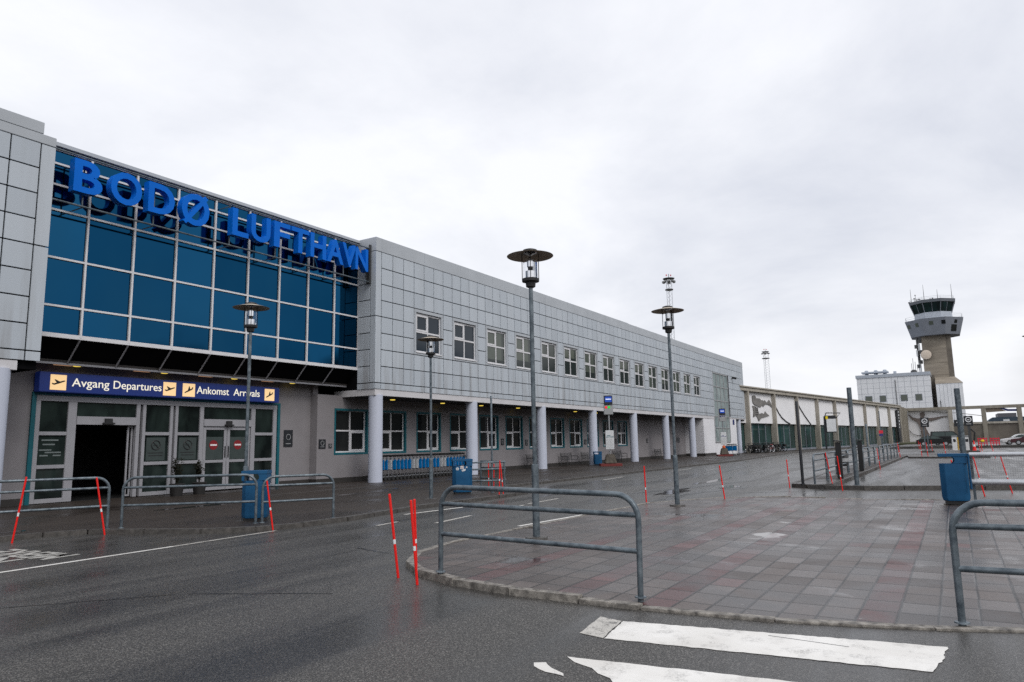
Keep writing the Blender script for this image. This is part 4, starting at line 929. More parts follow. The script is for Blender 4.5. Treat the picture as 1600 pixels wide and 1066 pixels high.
MB().box(228, 235.2, -2.95, 3.3, -0.1, 15.95).build('wall', 'clad_white', o, smooth=0)
mb = MB()
for k in range(1, 7): mb.box(227.985, 228, -2.95+k*0.9, -2.95+k*0.9+0.05, 0, 15.9)
mb.build('panel_joint', 'tower_grey', o, smooth=0)
MB().add([(227.9, -3.05, 15.95), (227.9, 3.4, 15.95), (235.2, 3.4, 15.95), (235.2, -3.05, 15.95), (235.2, -1.4, 18.2), (235.2, 3.4, 18.2)], [(0, 3, 2, 1), (0, 1, 5, 4), (1, 2, 5), (0, 4, 3), (2, 3, 4, 5)]).build('sloped_roof', 'concrete_tower', o, smooth=0)
MB().tube([(227.6, 2.6, 8), (227.6, 2.6, 11.3)], 0.1, 6).build('vent_pipe', 'steel_dark', o)

# floodlight masts
def mast(x, y, ztop, half, label):
    o = thing('floodlight_mast', label, 'mast', (x, y, 0)); L = []
    for k in range(3):
        a = 2*math.pi*k/3+0.4; L.append((math.cos(a)*half, math.sin(a)*half))
    mb = MB()
    for px, py in L: mb.tube([(px, py, 0), (px, py, ztop-0.8)], 0.055, 5)
    z = 6.0; k = 0
    while z < ztop-1.8:
        for i in range(3):
            a, b = L[i], L[(i+1) % 3]; mb.tube([(a[0], a[1], z), (b[0], b[1], z+0.9)], 0.022, 4)
        z += 0.9
    mb.build('lattice', 'alu_tube', o, world=False)
    mb = MB(); mb.lathe([(half*1.35, ztop-2.9), (half*1.35, ztop-2.7)], (0, 0, 0), 12); mb.lathe([(1.15, ztop-0.55), (1.25, ztop-0.4)], (0, 0, 0), 14); mb.tube([(0, 0, ztop-0.8), (0, 0, ztop+0.6)], 0.06, 5); mb.build('head_ring', 'steel_dark', o, world=False)
    for k in range(6):
        a = 2*math.pi*k/6+0.3; MB().obox(Matrix.Translation((1.05*math.cos(a), 1.05*math.sin(a), ztop-1.0)) @ Matrix.Rotation(a, 4, 'Z') @ Matrix.Rotation(R(28), 4, 'Y'), 0.85, 0.7, 0.28).build('floodlight', 'sign_grey', o, world=False, bevel=0.05)
    for s_ in (-0.35, 0.35): MB().lathe([(0.12, ztop+0.15), (0.12, ztop+0.45)], (s_, -s_, 0), 8).build('warning_lamp', 'sign_red', o, world=False)
mast(142.0, 48.2, 35.9, 0.62, 'tall lattice floodlight mast rising behind the terminal roof beside a lamp hat')
mast(254.5, 53.3, 32.2, 0.95, 'distant lattice floodlight mast rising behind the concrete hall roof')

# ------------------------------------------------------------------ street lamps and plain posts
def make_lamp(loc, label):
    o = thing('street_lamp', label, 'street lamp', loc, 0, 'street lamps with flat round hats')
    p = lambda n, mb, m, par=None, **k: mb.build(n, m, par or o, world=False, **k)
    p('pole', MB().lathe([(0.062, -0.05), (0.062, 1.19), (0.056, 1.235), (0.039, 1.25), (0.037, 4.44)], n=18), 'galvanised')
    lan = p('lantern', MB().lathe([(0.045, 4.40), (0.085, 4.42), (0.092, 4.50), (0.155, 4.515), (0.158, 4.565), (0.135, 4.575)], n=24), 'black_plastic')
    mb = MB()
    for k in range(4):
        a = math.pi*k/2+0.55; mb.tube([(0.15*math.cos(a), 0.15*math.sin(a), 4.53), (0.15*math.cos(a), 0.15*math.sin(a), 5.06)], 0.008, 6)
    p('rod', mb, 'black_plastic', lan)
    p('glass_cylinder', MB().lathe([(0.128, 4.57), (0.128, 4.99)], n=28, cap=False), 'lamp_glass', lan)
    p('reflector', MB().lathe([(0.075, 4.57), (0.075, 4.71), (0.03, 4.72), (0.028, 4.76), (0.05, 4.79), (0.05, 4.93), (0.02, 4.95)], n=20), 'chrome', lan)
    p('lamp_socket', MB().lathe([(0.035, 4.715), (0.04, 4.79)], n=12), 'black_plastic', lan)
    p('hat', MB().lathe([(0.11, 5.060), (0.415, 4.985), (0.425, 4.992), (0.12, 5.075), (0.10, 5.078)], n=40), 'hat_brown')
    p('hat_cap', MB().lathe([(0.135, 5.076), (0.13, 5.105), (0.06, 5.128)], n=28), 'black_plastic')
    p('inner_cone', MB().lathe([(0.005, 4.985), (0.06, 5.020), (0.128, 5.050)], n=28), 'chrome')
    p('foot', MB().lathe([(0.20, -0.03), (0.19, 0.012), (0.07, 0.02)], n=14), 'kerb_stone_dark')
    return o
zA = 0.08
lampA = make_lamp((10.98, 6.31, 0.10), 'nearest round hatted street lamp, standing behind the front hoop railing')
dup(lampA, (17.87, 6.14, 0.10), 1.0, 'round hatted lamp at the far edge of the paved island between two red poles')
dup(lampA, (17.86, 14.0, 0.07), 2.0, 'round hatted lamp on the terminal pavement before the row of trolleys')
dup(lampA, (11.07, 14.12, 0.07), 0.4, 'round hatted lamp at the blue bin before the arrivals doors')
dup(lampA, (29.4, -2.65, 0.0), 0.2, 'round hatted lamp at the right edge, only its hat rim in view')
def post(loc, h, r, mat, label, lean=(0, 0), cap=True):
    o = thing('post', label, 'post', loc); MB().lathe([(r, -0.05), (r, h-0.01), (r*0.9, h)], n=14).build('pole', mat, o, world=False)
    MB().lathe([(r*1.6, -0.02), (r*1.5, 0.03), (r*1.05, 0.04)], n=14).build('foot', mat, o, world=False)
    o.rotation_euler = (lean[0], lean[1], 0); return o
post((26.9, 4.68, 0.12), 2.9, 0.05, 'sign_black', 'plain dark post at the tip of the railing island', (0, R(-1.5)))
post((26.6, 2.93, 0.12), 3.27, 0.075, 'galvanised', 'tall plain galvanised post by the parking kerb, second of the bare posts')
post((52.0, 4.9, 0.12), 2.45, 0.06, 'galvanised', 'distant thin galvanised post among the hoop railings')
post((31.3, -0.2, 0.0), 3.45, 0.10, 'galvanised', 'tall plain galvanised post behind the blue bin by the mesh barrier')
post((20.72, 13.6, PZ), 3.3, 0.035, 'galvanised', 'thin grey pole inside the curved pavement railing')

# ------------------------------------------------------------------ railings
def hoop_path(L, h, r, n=6):
    P = [(0, 0, -0.05), (0, 0, h-r)]
    for k in range(1, n+1):
        a = math.pi/2*k/n; P.append((r-r*math.cos(a), 0, h-r+r*math.sin(a)))
    for k in range(0, n+1):
        a = math.pi/2*k/n; P.append((L-r+r*math.sin(a), 0, h-r+r*math.cos(a)))
    P.append((L, 0, -0.05)); return P
def railing(a, b, z, h, label, group, r=0.03, rails=(0.80, 0.445), corner=0.26, z2=None, n=10):
    a = Vector(a); b = Vector(b); L = (b-a).length
    o = thing('hoop_railing', label, 'railing', (a.x, a.y, z), math.atan2(b.y-a.y, b.x-a.x), group)
    if z2 is not None: o.rotation_euler = (0, -math.atan2(z2-z, L), math.atan2(b.y-a.y, b.x-a.x))
    MB().tube(hoop_path(L, h, corner), r, n).build('hoop', 'galvanised', o, world=False, smooth=60)
    for f in rails: MB().tube([(0, 0, h*f), (L, 0, h*f)], r*0.9, n).build('rail', 'galvanised', o, world=False, smooth=60)
    mb = MB()
    for x in (0, L): mb.lathe([(r*2.0, 0.0), (r*1.9, 0.012), (r, 0.016)], (x, 0, 0), 12)
    mb.build('foot', 'galvanised', o, world=False); return o
RG = 'galvanised hoop railings at kerbs'
railing((7.49, 5.72), (7.36, 2.98), 0.115, 1.06, 'foreground hoop railing with rust blotches on corner of the paved island', RG, 0.032, z2=0.075, n=14)
railing((7.78, 0.10), (7.95, -2.7), 0.04, 1.06, 'hoop railing cut by the right picture edge, beside the striped crossing', RG, 0.032, n=14)
railing((6.1, 16.55), (8.73, 15.57), PZ, 1.08, 'hoop railing at far left edge before the open departures door', RG)
railing((8.95, 15.42), (10.78, 13.36), PZ, 1.06, 'middle hoop railing before the closed arrivals doors, left of the blue bin', RG)
railing((10.92, 13.32), (12.32, 12.55), PZ, 1.0, 'short hoop railing right of the blue bin before the lit entrance', RG)
o = thing('curved_railing', 'curved three rail guard round the pavement nose beside red poles', 'railing', (20.6, 13.6, PZ), 0, RG)
ctl = [(20.1, 14.05), (20.28, 13.72), (20.55, 13.38), (20.9, 13.22), (21.22, 13.38), (21.55, 13.95), (21.85, 14.5), (22.1, 15.0)]
for h in (1.03, 0.80, 0.42):
    MB().tube([(x-20.6, y-13.6, h) for x, y in ctl], 0.028, 8).build('rail', 'galvanised', o, world=False, smooth=60)
for x, y in (ctl[0], ctl[3], ctl[7]): MB().tube([(x-20.6, y-13.6, -0.05), (x-20.6, y-13.6, 1.03)], 0.03, 8).build('post', 'galvanised', o, world=False)
hr = railing((27.1, 4.32), (29.85, 4.31), 0.12, 1.02, 'hoop railing nearest in the row along the kerbed strip', 'hoop railings in a row on kerbed strip', 0.034)
ORD = ['second', 'third', 'fourth', 'fifth', 'sixth', 'seventh', 'eighth', 'ninth', 'tenth', 'eleventh', 'twelfth', 'thirteenth', 'fourteenth']
for k in range(1, 14):
    dup(hr, (27.1+3.05*k, 4.32-0.012*k, 0.12), R(-0.2), '%s hoop railing from the near end of the kerbed strip row' % ORD[k-1])
# black heater posts and a litter bin among them
for x, y, lab in ((31.0, 3.98, 'square black post standing behind the first hoop railing, the nearer of two'), (38.2, 3.95, 'square black post farther along the hoop railings, beside the bare post')):
    o = thing('black_bollard', lab, 'bollard', (x, y, 0.12)); MB().box(-0.10, 0.10, -0.10, 0.10, 0, 1.42).build('column', 'black_plastic', o, world=False, bevel=0.015); MB().prism([(-0.15, -0.15, 1.42), (0.15, -0.15, 1.42), (0.15, 0.15, 1.46), (-0.15, 0.15, 1.46)], (0, 0, 0.05)).build('lid', 'black_plastic', o, world=False, smooth=0)
o = thing('litter_bin', 'small grey litter bin hung among the hoop railings between two black posts', 'litter bin', (35.6, 4.45, 0.12))
MB().lathe([(0.20, 0.32), (0.25, 0.40), (0.27, 0.86), (0.25, 0.9)], n=16).build('bucket', 'steel_dark', o, world=False); MB().box(-0.05, 0.05, 0.2, 0.3, -0.05, 1.0).build('bracket', 'galvanised', o, world=False, smooth=0)
MB().lathe([(0.272, 0.52), (0.272, 0.68)], n=16).build('band', 'sign_grey', o, world=False)

# ------------------------------------------------------------------ red snow poles
sproto = None
def stick(x, y, z, h, label, lean_x=0.0, lean_y=0.0, r=0.022, band=0.42):
    """thin pole, lean_x = offset of the top along the world X, lean_y along Y"""
    global sproto
    d = Vector((lean_x, lean_y, h)); q = Vector((0, 0, 1)).rotation_difference(d.normalized()).to_euler()
    if sproto is None:
        o = thing('snow_pole', label, 'snow pole', (x, y, z), 0, 'red snow poles'); MB().lathe([(1, -0.04), (1, 0.995), (0.7, 1.0)], n=10).build('rod', 'stick_red', o, world=False)
        MB().lathe([(1.06, 0.40), (1.06, 0.455)], n=10).build('reflector_band', 'reflective_white', o, world=False); sproto = o
    else: o = dup(sproto, (x, y, z), label=label)
    o.rotation_euler = q; o.scale = (r, r, d.length); return o
def cam_lean(x, y, k):        # sideways lean seen from the viewpoint, k in metres to the left
    v = Vector((x, y)).normalized(); n = Vector((-v.y, v.x)); return n.x*k, n.y*k
for x, y, z, h, k, lab in (
    (7.43, 6.37, 0, 1.08, 0.12, 'red snow pole just off the island corner, standing apart from the leaning pair'),
    (7.17, 5.84, 0, 1.03, 0.08, 'front red snow pole of the close pair at the island corner'),
    (7.83, 6.39, 0.0, 0.98, 0.03, 'rear red snow pole of the close pair at the island corner'),
    (6.95, 15.63, 0, 1.25, -0.15, 'red snow pole at the far left kerb leaning right'),
    (8.49, 15.21, 0, 1.18, 0.21, 'red snow pole leaning left before the gap in left railings'),
    (10.54, 12.5, 0, 1.03, 0.15, 'red snow pole before the blue bin at the entrance kerb'),
    (21.55, 14.30, PZ, 1.0, 0.0, 'red snow pole behind the curved railing, left of the thin pole'),
    (21.95, 14.35, PZ, 0.93, -0.02, 'red snow pole behind the curved railing, right of the thin pole'),
    (20.02, 12.88, PZ, 1.10, -0.04, 'left red snow pole of the pair crossing before the curved railing'),
    (20.2, 12.83, PZ, 1.0, 0.08, 'right red snow pole of the pair before the curved railing nose'),
    (18.6, 7.25, 0, 1.05, 0.02, 'upright red snow pole left of the lamp on the island edge'),
    (20.4, 5.63, 0, 1.0, 0.10, 'red snow pole leaning left at the far island edge right of lamp'),
    (26.9, 5.13, 0, 0.98, 0.04, 'red snow pole in the road off the tip of the railing island'),
    (27.4, 3.80, 0.12, 1.08, 0.15, 'red snow pole before the first hoop railing'),
    (25.75, 3.28, 0, 1.12, 0.08, 'red snow pole before the kerb end, right of the first hoop railing'),
    (43.0, 3.55, 0.0, 1.12, 0.08, 'red snow pole at the kerb beyond the second black post'),
    (64.0, 3.8, 0.0, 1.1, 0.1, 'red snow pole at far end of the hoop railing row'),
    (24.0, -0.05, 0.0, 1.02, 0.22, 'red snow pole behind left part of the mesh barrier'),
    (24.3, -0.55, 0.0, 1.13, 0.18, 'red snow pole behind the middle of the mesh barrier, longest below it'),
    (25.8, -1.27, 0.0, 1.15, 0.2, 'red snow pole behind right part of the mesh barrier'),
    (66, 2.4, 0.12, 1.1, 0.05, 'red snow pole on the far platform, nearer its railing end'),
    (66.5, 2.0, 0.12, 1.1, 0.05, 'red snow pole on the far platform right beside its twin'),
    (65.5, 0.75, 0.12, 1.1, 0.08, 'single red snow pole midway along the far platform'),
    (65.0, -1.65, 0.0, 1.15, 0.05, 'red snow pole before far platform right of the bare post'),
    (64.5, -2.4, 0.0, 1.1, 0.22, 'leaning red snow pole past the right end of the far platform'),
    (88.5, 2.2, 0.1, 1.2, 0.06, 'red snow pole on the gate island of the left ticket sign'),
    (86.5, -2.0, 0.1, 1.2, 0.08, 'red snow pole on the gate island of the right ticket sign'),
    (92, 5.6, 0.0, 1.1, 0.05, 'distant red snow pole in line with the end of the hall'),
    (112, 4.3, 0.0, 1.1, 0.05, 'distant red snow pole before the parked black car'),
    (100, -8.8, 0.0, 1.1, 0.03, 'distant red snow pole before the parked pale car')):
    lx, ly = cam_lean(x, y, k); stick(x, y, z, h, lab, lx, ly, 0.0175 if x < 60 else 0.024)

# ------------------------------------------------------------------ blue waste bins
def bin_(loc, rz, label, stickers=False, w=0.56, d=0.5, h=1.13, post=True):
    o = thing('waste_bin', label, 'waste bin', loc, rz, 'blue waste bins')
    # shell: lower casing plus a head with slots left open on the faces
    mb = MB(); c = 0.10
    def ringp(s_, z): 
        a, b = w/2*s_, d/2*s_; k = c*s_
        return [(-a+k, -b, z), (a-k, -b, z), (a, -b+k, z), (a, b-k, z), (a-k, b, z), (-a+k, b, z), (-a, b-k, z), (-a, -b+k, z)]
    v = ringp(0.92, 0.06)+ringp(1.0, 0.14)+ringp(1.0, h*0.80); n = 8
    mb.add(v, [tuple(range(n))[::-1]]+[(i*n+k, i*n+(k+1) % n, (i+1)*n+(k+1) % n, (i+1)*n+k) for i in range(2) for k in range(n)]+[tuple(2*n+k for k in range(n))])
    mb.build('casing', 'bin_blue', o, world=False, bevel=0.008)
    hd = MB(); z0, z1 = h*0.80, h
    xr = w*0.5-w*(0.30 if post else 0.45)      # slot runs from here to the left edge, right through
    zb = z1-0.075
    for y0_, y1_ in ((-d/2+0.002, -d/2+0.032), (d/2-0.032, d/2-0.002)):
        n_ = 6; rr_ = (zb-z0)*0.48; zc_ = (zb+z0)/2
        P = [(w/2-0.002, y0_, z0), (w/2-0.002, y0_, zb), (xr-rr_, y0_, zb)]+[(xr-rr_+rr_*math.sin(math.pi*q/n_), y0_, zc_+(zb-z0)/2*math.cos(math.pi*q/n_)) for q in range(1, n_)]+[(xr-rr_, y0_, z0)]
        hd.prism(P, (0, y1_-y0_, 0))
        if post: hd.box(-w/2+0.002, -w/2+0.06, y0_, y1_, z0, zb)
    hd.box(w/2-0.034, w/2-0.003, -d/2+0.034, d/2-0.034, z0, zb)
    hd.box(-w/2-0.008, w/2+0.008, -d/2-0.008, d/2+0.008, zb, z1)
    if not post:
        for yy in (-d/2-0.03, -d/2+0.12): hd.tube([(w/2+0.03, yy, 0.35), (w/2+0.03, yy, z1+0.0)], 0.022, 8)
    hd.build('head', 'bin_blue', o, world=False, bevel=0.012)
    MB().box(xr+0.02, w/2-0.04, -d/2+0.04, d/2-0.04, z0-0.02, zb-0.005).build('liner', 'black_plastic', o, world=False, smooth=0)
    MB().box(-w/2*0.8, w/2*0.8, -d/2*0.8, d/2*0.8, -0.02, 0.07).build('foot', 'black_plastic', o, world=False, smooth=0)
    if stickers:
        st_ = MB().lathe([(0.05, 0), (0.05, 0.004)], (-0.18, -d/2-0.006, 0.84), 16, ax='y').build('sticker', 'paper', o, world=False, smooth=0); MB().box(-0.205, -0.16, -d/2-0.010, -d/2-0.0062, 0.825, 0.862).build('sticker_mark', 'sign_grey', st_, world=False, smooth=0)
        st_ = MB().box(-0.08, 0.03, -d/2-0.006, -d/2-0.002, 0.83, 0.93).build('sticker', 'white_plastic', o, world=False, smooth=0); MB().box(-0.05, 0.0, -d/2-0.010, -d/2-0.0062, 0.85, 0.87).box(-0.06, -0.045, -d/2-0.010, -d/2-0.0062, 0.88, 0.915).box(0.0, 0.015, -d/2-0.010, -d/2-0.0062, 0.88, 0.915).build('sticker_mark', 'no_entry_red', st_, world=False, smooth=0)
        MB().lathe([(0.028, 0), (0.028, 0.004)], (0.13, -d/2-0.006, 0.885), 12, ax='y').build('sticker', 'paper', o, world=False, smooth=0)
        MB().obox(Matrix.Translation((0.03, -d/2-0.004, 0.79)) @ Matrix.Rotation(R(-20), 4, 'Y'), 0.13, 0.004, 0.06).build('sticker', 'sticker_grey' if False else 'paper', o, world=False, smooth=0)
    return o
bin_((11.25, 13.95, PZ), R(-52), 'blue waste bin at lamp foot behind the left railings')
bin_((20.0, 14.35, PZ), R(-48), 'blue waste bin with round stickers on pavement before the trolleys', True, 0.66, 0.5, 1.16)
bin_((21.3, 0.12, 0.04), R(-86), 'blue waste bin at the end of the mesh barrier', False, 0.60, 0.42, 1.22, False)
o = bin_((48.2, 22.4, PZ), R(-60), 'small blue waste bin beside a lilac column under the canopy', False, 0.6, 0.5, 0.98)

# mesh barrier joined to the right bin
o = thing('mesh_barrier', 'low barrier of two silver rails with wire mesh right of the blue bin', 'barrier', (21.3, -0.25, 0.04), R(-93))
for z, r in ((1.19, 0.055), (0.52, 0.075)): MB().tube([(0, 0, z), (4.2, 0, z)], r, 12).build('rail', 'alu_tube', o, world=False, smooth=60)
mb = MB()
for k in range(85): mb.box(0.04+k*0.048, 0.044+k*0.048, -0.002, 0.002, 0.55, 1.15)
for k in range(12): mb.box(0, 4.2, -0.0035, -0.0005, 0.58+k*0.048, 0.584+k*0.048)
mb.build('wire_mesh', 'mesh_wire', o, world=False, smooth=0)
for x in (0.03, 2.1, 4.15): MB().box(x-0.03, x+0.03, 0.03, 0.09, -0.05, 1.15).build('post', 'galvanised', o, world=False, smooth=0)

# ------------------------------------------------------------------ luggage trolleys
def make_trolley(loc, label, panel):
    o = thing('luggage_trolley', label, 'luggage trolley', loc, 0, 'luggage trolleys nested in rows')
    fr = MB()
    for s_ in (-1, 1):
        fr.tube([(0.78, 0.10*s_, 0.13), (0.10, 0.26*s_, 0.16), (0.04, 0.27*s_, 0.24), (-0.02, 0.27*s_, 0.95), (-0.06, 0.27*s_, 1.02)], 0.0125, 6)
    fr.tube([(0.10, -0.26, 0.16), (0.10, 0.26, 0.16)], 0.014, 6); fr.tube([(0.0, -0.27, 0.44), (0.0, 0.27, 0.44)], 0.012, 6); fr.tube([(0.0, -0.27, 0.82), (0.0, 0.27, 0.82)], 0.012, 6)
    fr.tube([(0.45, -0.18, 0.15), (0.45, 0.18, 0.15)], 0.012, 6); fr.build('frame', 'steel_bright', o, world=False)
    MB().tube([(-0.06, -0.29, 1.03), (-0.09, -0.2, 1.05), (-0.09, 0.2, 1.05), (-0.06, 0.29, 1.03)], 0.042, 8).build('handle', 'black_plastic', o, world=False)
    MB().box(-0.045, -0.02, -0.28, 0.28, 0.46, 0.88).build('advert_panel', panel, o, world=False, bevel=0.006)
    mb = MB(); mb.box(-0.02, 0.14, -0.22, 0.22, 0.84, 0.855)
    for y in (-0.22, 0.22): mb.box(-0.02, 0.14, y-0.006, y+0.006, 0.84, 0.95)
    mb.box(0.135, 0.145, -0.22, 0.22, 0.84, 0.95); mb.build('basket', 'mesh_wire', o, world=False, smooth=0)
    o.scale = (1.12, 1.12, 1.12)
    for x, y in ((0.08, -0.26), (0.08, 0.26), (0.72, 0.0)):
        MB().lathe([(0.075, -0.018), (0.08, 0), (0.075, 0.018)], (x, y, 0.08), 14, ax='y').build('wheel', 'rubber', o, world=False)
    return o
TLAB = 'luggage trolley with blue panel nested in the row between two columns'
TL2 = 'luggage trolley with a white and red panel nested among the blue ones'
tA = make_trolley((26.0, 23.75, PZ), TLAB, 'panel_blue'); tBm = make_trolley((26.87, 23.75, PZ), TL2, 'paper')
for k in range(1, 25):
    if k == 3: 
        continue
    dup(tBm if k in (9, 10, 17, 18) else tA, (26.0+0.29*k, 23.75+rnd.uniform(-0.02, 0.02), PZ), rnd.uniform(-0.03, 0.03))
for k, lab in ((0, 'luggage trolley with sky blue panel beside the far timetable stand, front one'), (1, 'luggage trolley behind another beside the far timetable stand, second of three'), (2, 'rearmost of the three trolleys beside the far timetable stand')):
    dup(tA, (76.6+0.5*k, 20.3-0.1*k+0.55*(k % 2), PZ), R(-20), lab)

# ------------------------------------------------------------------ benches
def make_bench(loc, rz, label):
    o = thing('wire_bench', label, 'bench', loc, rz, 'dark metal benches under the canopy'); L = 1.7
    st_ = MB(); bk = MB()
    for k in range(9): st_.tube([(0, -0.22+0.055*k, 0.44), (L, -0.22+0.055*k, 0.44)], 0.009, 5)
    for k in range(8): bk.tube([(0, 0.23+0.012*k, 0.50+0.055*k), (L, 0.23+0.012*k, 0.50+0.055*k)], 0.009, 5)
    for k in range(12): st_.tube([(L*k/11, -0.24, 0.43), (L*k/11, 0.24, 0.43)], 0.008, 4); bk.tube([(L*k/11, 0.23, 0.46), (L*k/11, 0.33, 0.92)], 0.008, 4)
    st_.build('seat', 'steel_dark', o, world=False); bk.build('backrest', 'steel_dark', o, world=False)
    for x in (0, L): MB().tube([(x, -0.25, 0), (x, -0.25, 0.66), (x, -0.2, 0.68), (x, 0.28, 0.68), (x, 0.33, 0.95), (x, 0.34, 0.9), (x, 0.25, 0.44), (x, 0.27, 0)], 0.024, 6).build('leg', 'steel_dark', o, world=False)
    return o
b0 = make_bench((41.7, 24.3, PZ), 0, 'dark metal bench half hidden behind the nearest tall street lamp')
for x, lab in ((46.6, 'dark metal bench left of the small blue canopy bin'), (50.0, 'dark metal bench half hidden behind the blue canopy bin and column'), (56.0, 'dark metal bench right of the timetable stand with stone foot'), (65.8, 'dark metal bench alone before the blank wall far along the canopy')): dup(b0, (x, 24.3, PZ), 0, lab)

# ------------------------------------------------------------------ bus stop timetable stands
def bus_stand(loc, rz, label, second=False):
    o = thing('bus_stop_stand', label, 'bus stop sign', loc, rz, 'bus stop stands'); p = lambda n, mb, m, par=None, **k: mb.build(n, m, par or o, world=False, **k)
    p('pallet', MB().box(-0.75, 0.75, -0.5, 0.5, -0.02, 0.17), 'pallet_red', bevel=0.01)
    p('stone_foot', MB().prism([(-0.42, -0.35, 0.17), (0.42, -0.35, 0.17), (0.42, 0.35, 0.17), (-0.42, 0.35, 0.17)], (0, 0, 0.0)) if False else MB().add([(-0.42, -0.36, 0.17), (0.42, -0.36, 0.17), (0.42, 0.36, 0.17), (-0.42, 0.36, 0.17), (-0.27, -0.24, 0.82), (0.27, -0.24, 0.82), (0.27, 0.24, 0.82), (-0.27, 0.24, 0.82)], [(0, 3, 2, 1), (4, 5, 6, 7), (0, 1, 5, 4), (1, 2, 6, 5), (2, 3, 7, 6), (3, 0, 4, 7)]), 'stone', bevel=0.05)
    p('pole', MB().lathe([(0.055, 0.7), (0.055, 4.3)], n=14), 'steel_bright')
    bd = p('timetable_board', MB().box(-0.29, 0.29, -0.10, -0.05, 1.15, 2.45), 'paper', bevel=0.01)
    mb = MB(); mb.box(-0.27, 0.27, -0.106, -0.10, 1.98, 2.02); mb.box(-0.2, 0.05, -0.106, -0.10, 2.08, 2.12); p('heading_bar', mb, 'sign_navy' if second else 'teal_trim', bd, smooth=0)
    mb = MB()
    for k in range(9): mb.box(-0.24, 0.24-0.05*(k % 3), -0.104, -0.1005, 1.24+0.075*k, 1.255+0.075*k)
    p('lettering', mb, 'sign_grey', bd, smooth=0)
    bx = p('upper_box', MB().box(-0.33, 0.30, -0.14, 0.06, 3.55, 4.22), 'sign_grey', bevel=0.02)
    if not second:
        for x, m in ((-0.19, 'led_red'), (0.02, 'led_green')): p('round_mark', MB().lathe([(0.085, -0.012), (0.085, 0)], (x, -0.145, 4.06), 16, ax='y'), m, bx, smooth=0)
    else:
        p('round_mark', MB().box(-0.28, -0.12, -0.15, -0.14, 4.02, 4.14).box(-0.05, 0.07, -0.15, -0.14, 4.05, 4.16).box(0.14, 0.26, -0.15, -0.14, 4.05, 4.16), 'sign_navy', bx, smooth=0)
    ds = p('display_housing', MB().box(-0.31, 0.27, -0.20, 0.06, 4.23, 4.88), 'sign_black', bevel=0.02)
    p('screen', MB().box(-0.25, 0.21, -0.206, -0.2, 4.42, 4.80), 'screen_blue', ds, smooth=0); p('text_line', MB().box(-0.20, 0.17, -0.211, -0.206, 4.59, 4.65), 'text_white_lit', ds, smooth=0)
    if second: p('beacon', MB().lathe([(0.16, 0.82), (0.17, 0.98), (0.08, 1.08)], (-0.05, -0.1, 0), 12), 'orange')
    return o
bus_stand((46.3, 20.55, PZ), R(-58), 'bus stop stand with red and green dots and stone foot on red pallet under canopy')
bus_stand((74.9, 20.45, PZ), R(-62), 'farther bus stop stand with orange topped stone foot before the white end wall', True)

# ------------------------------------------------------------------ potted plants at the doors
def potted(loc, label, seed, h):
    r_ = random.Random(seed); o = thing('potted_plant', label, 'potted plant', loc, 0, 'potted plants by the doors')
    MB().lathe([(0.19, 0), (0.25, 0.40), (0.27, 0.42), (0.25, 0.44), (0.22, 0.42)], n=18).build('pot', 'pot_dark', o, world=False)
    st_ = MB(); lf = MB()
    for k in range(9):
        a = r_.uniform(0, 6.28); tip = Vector((math.cos(a)*r_.uniform(0.05, 0.24), math.sin(a)*r_.uniform(0.05, 0.24), h*r_.uniform(0.7, 1.0))); st_.tube([(0.02*math.cos(a), 0.02*math.sin(a), 0.4), (tip.x*0.5, tip.y*0.5, 0.4+(tip.z-0.4)*0.55), tuple(tip)], [0.012, 0.008, 0.004], 5)
        for j in range(60):
            f = r_.uniform(0.25, 1.02); c = Vector((tip.x*f, tip.y*f, 0.4+(tip.z-0.4)*f))+Vector((r_.gauss(0, 0.045), r_.gauss(0, 0.045), r_.gauss(0, 0.03)))
            d = Vector((r_.gauss(0, 1), r_.gauss(0, 1), r_.gauss(0.3, 0.8))).normalized(); s_ = d.orthogonal().normalized(); l_ = r_.uniform(0.05, 0.10); lf.add([c, c+d*l_*0.5+s_*l_*0.3, c+d*l_, c+d*l_*0.5-s_*l_*0.3], [(0, 1, 2, 3)])
    st_.build('stem', 'plant_dark', o, world=False); lf.build('foliage', 'plant_dark', o, world=False, smooth=0, recalc=False)
potted((15.95, 24.1, PZ), 'dark thin shrub in black pot, left of the two at the doors', 3, 1.35)
potted((17.0, 24.3, PZ), 'dark thin shrub in black pot, right of the two at the doors', 5, 1.32)

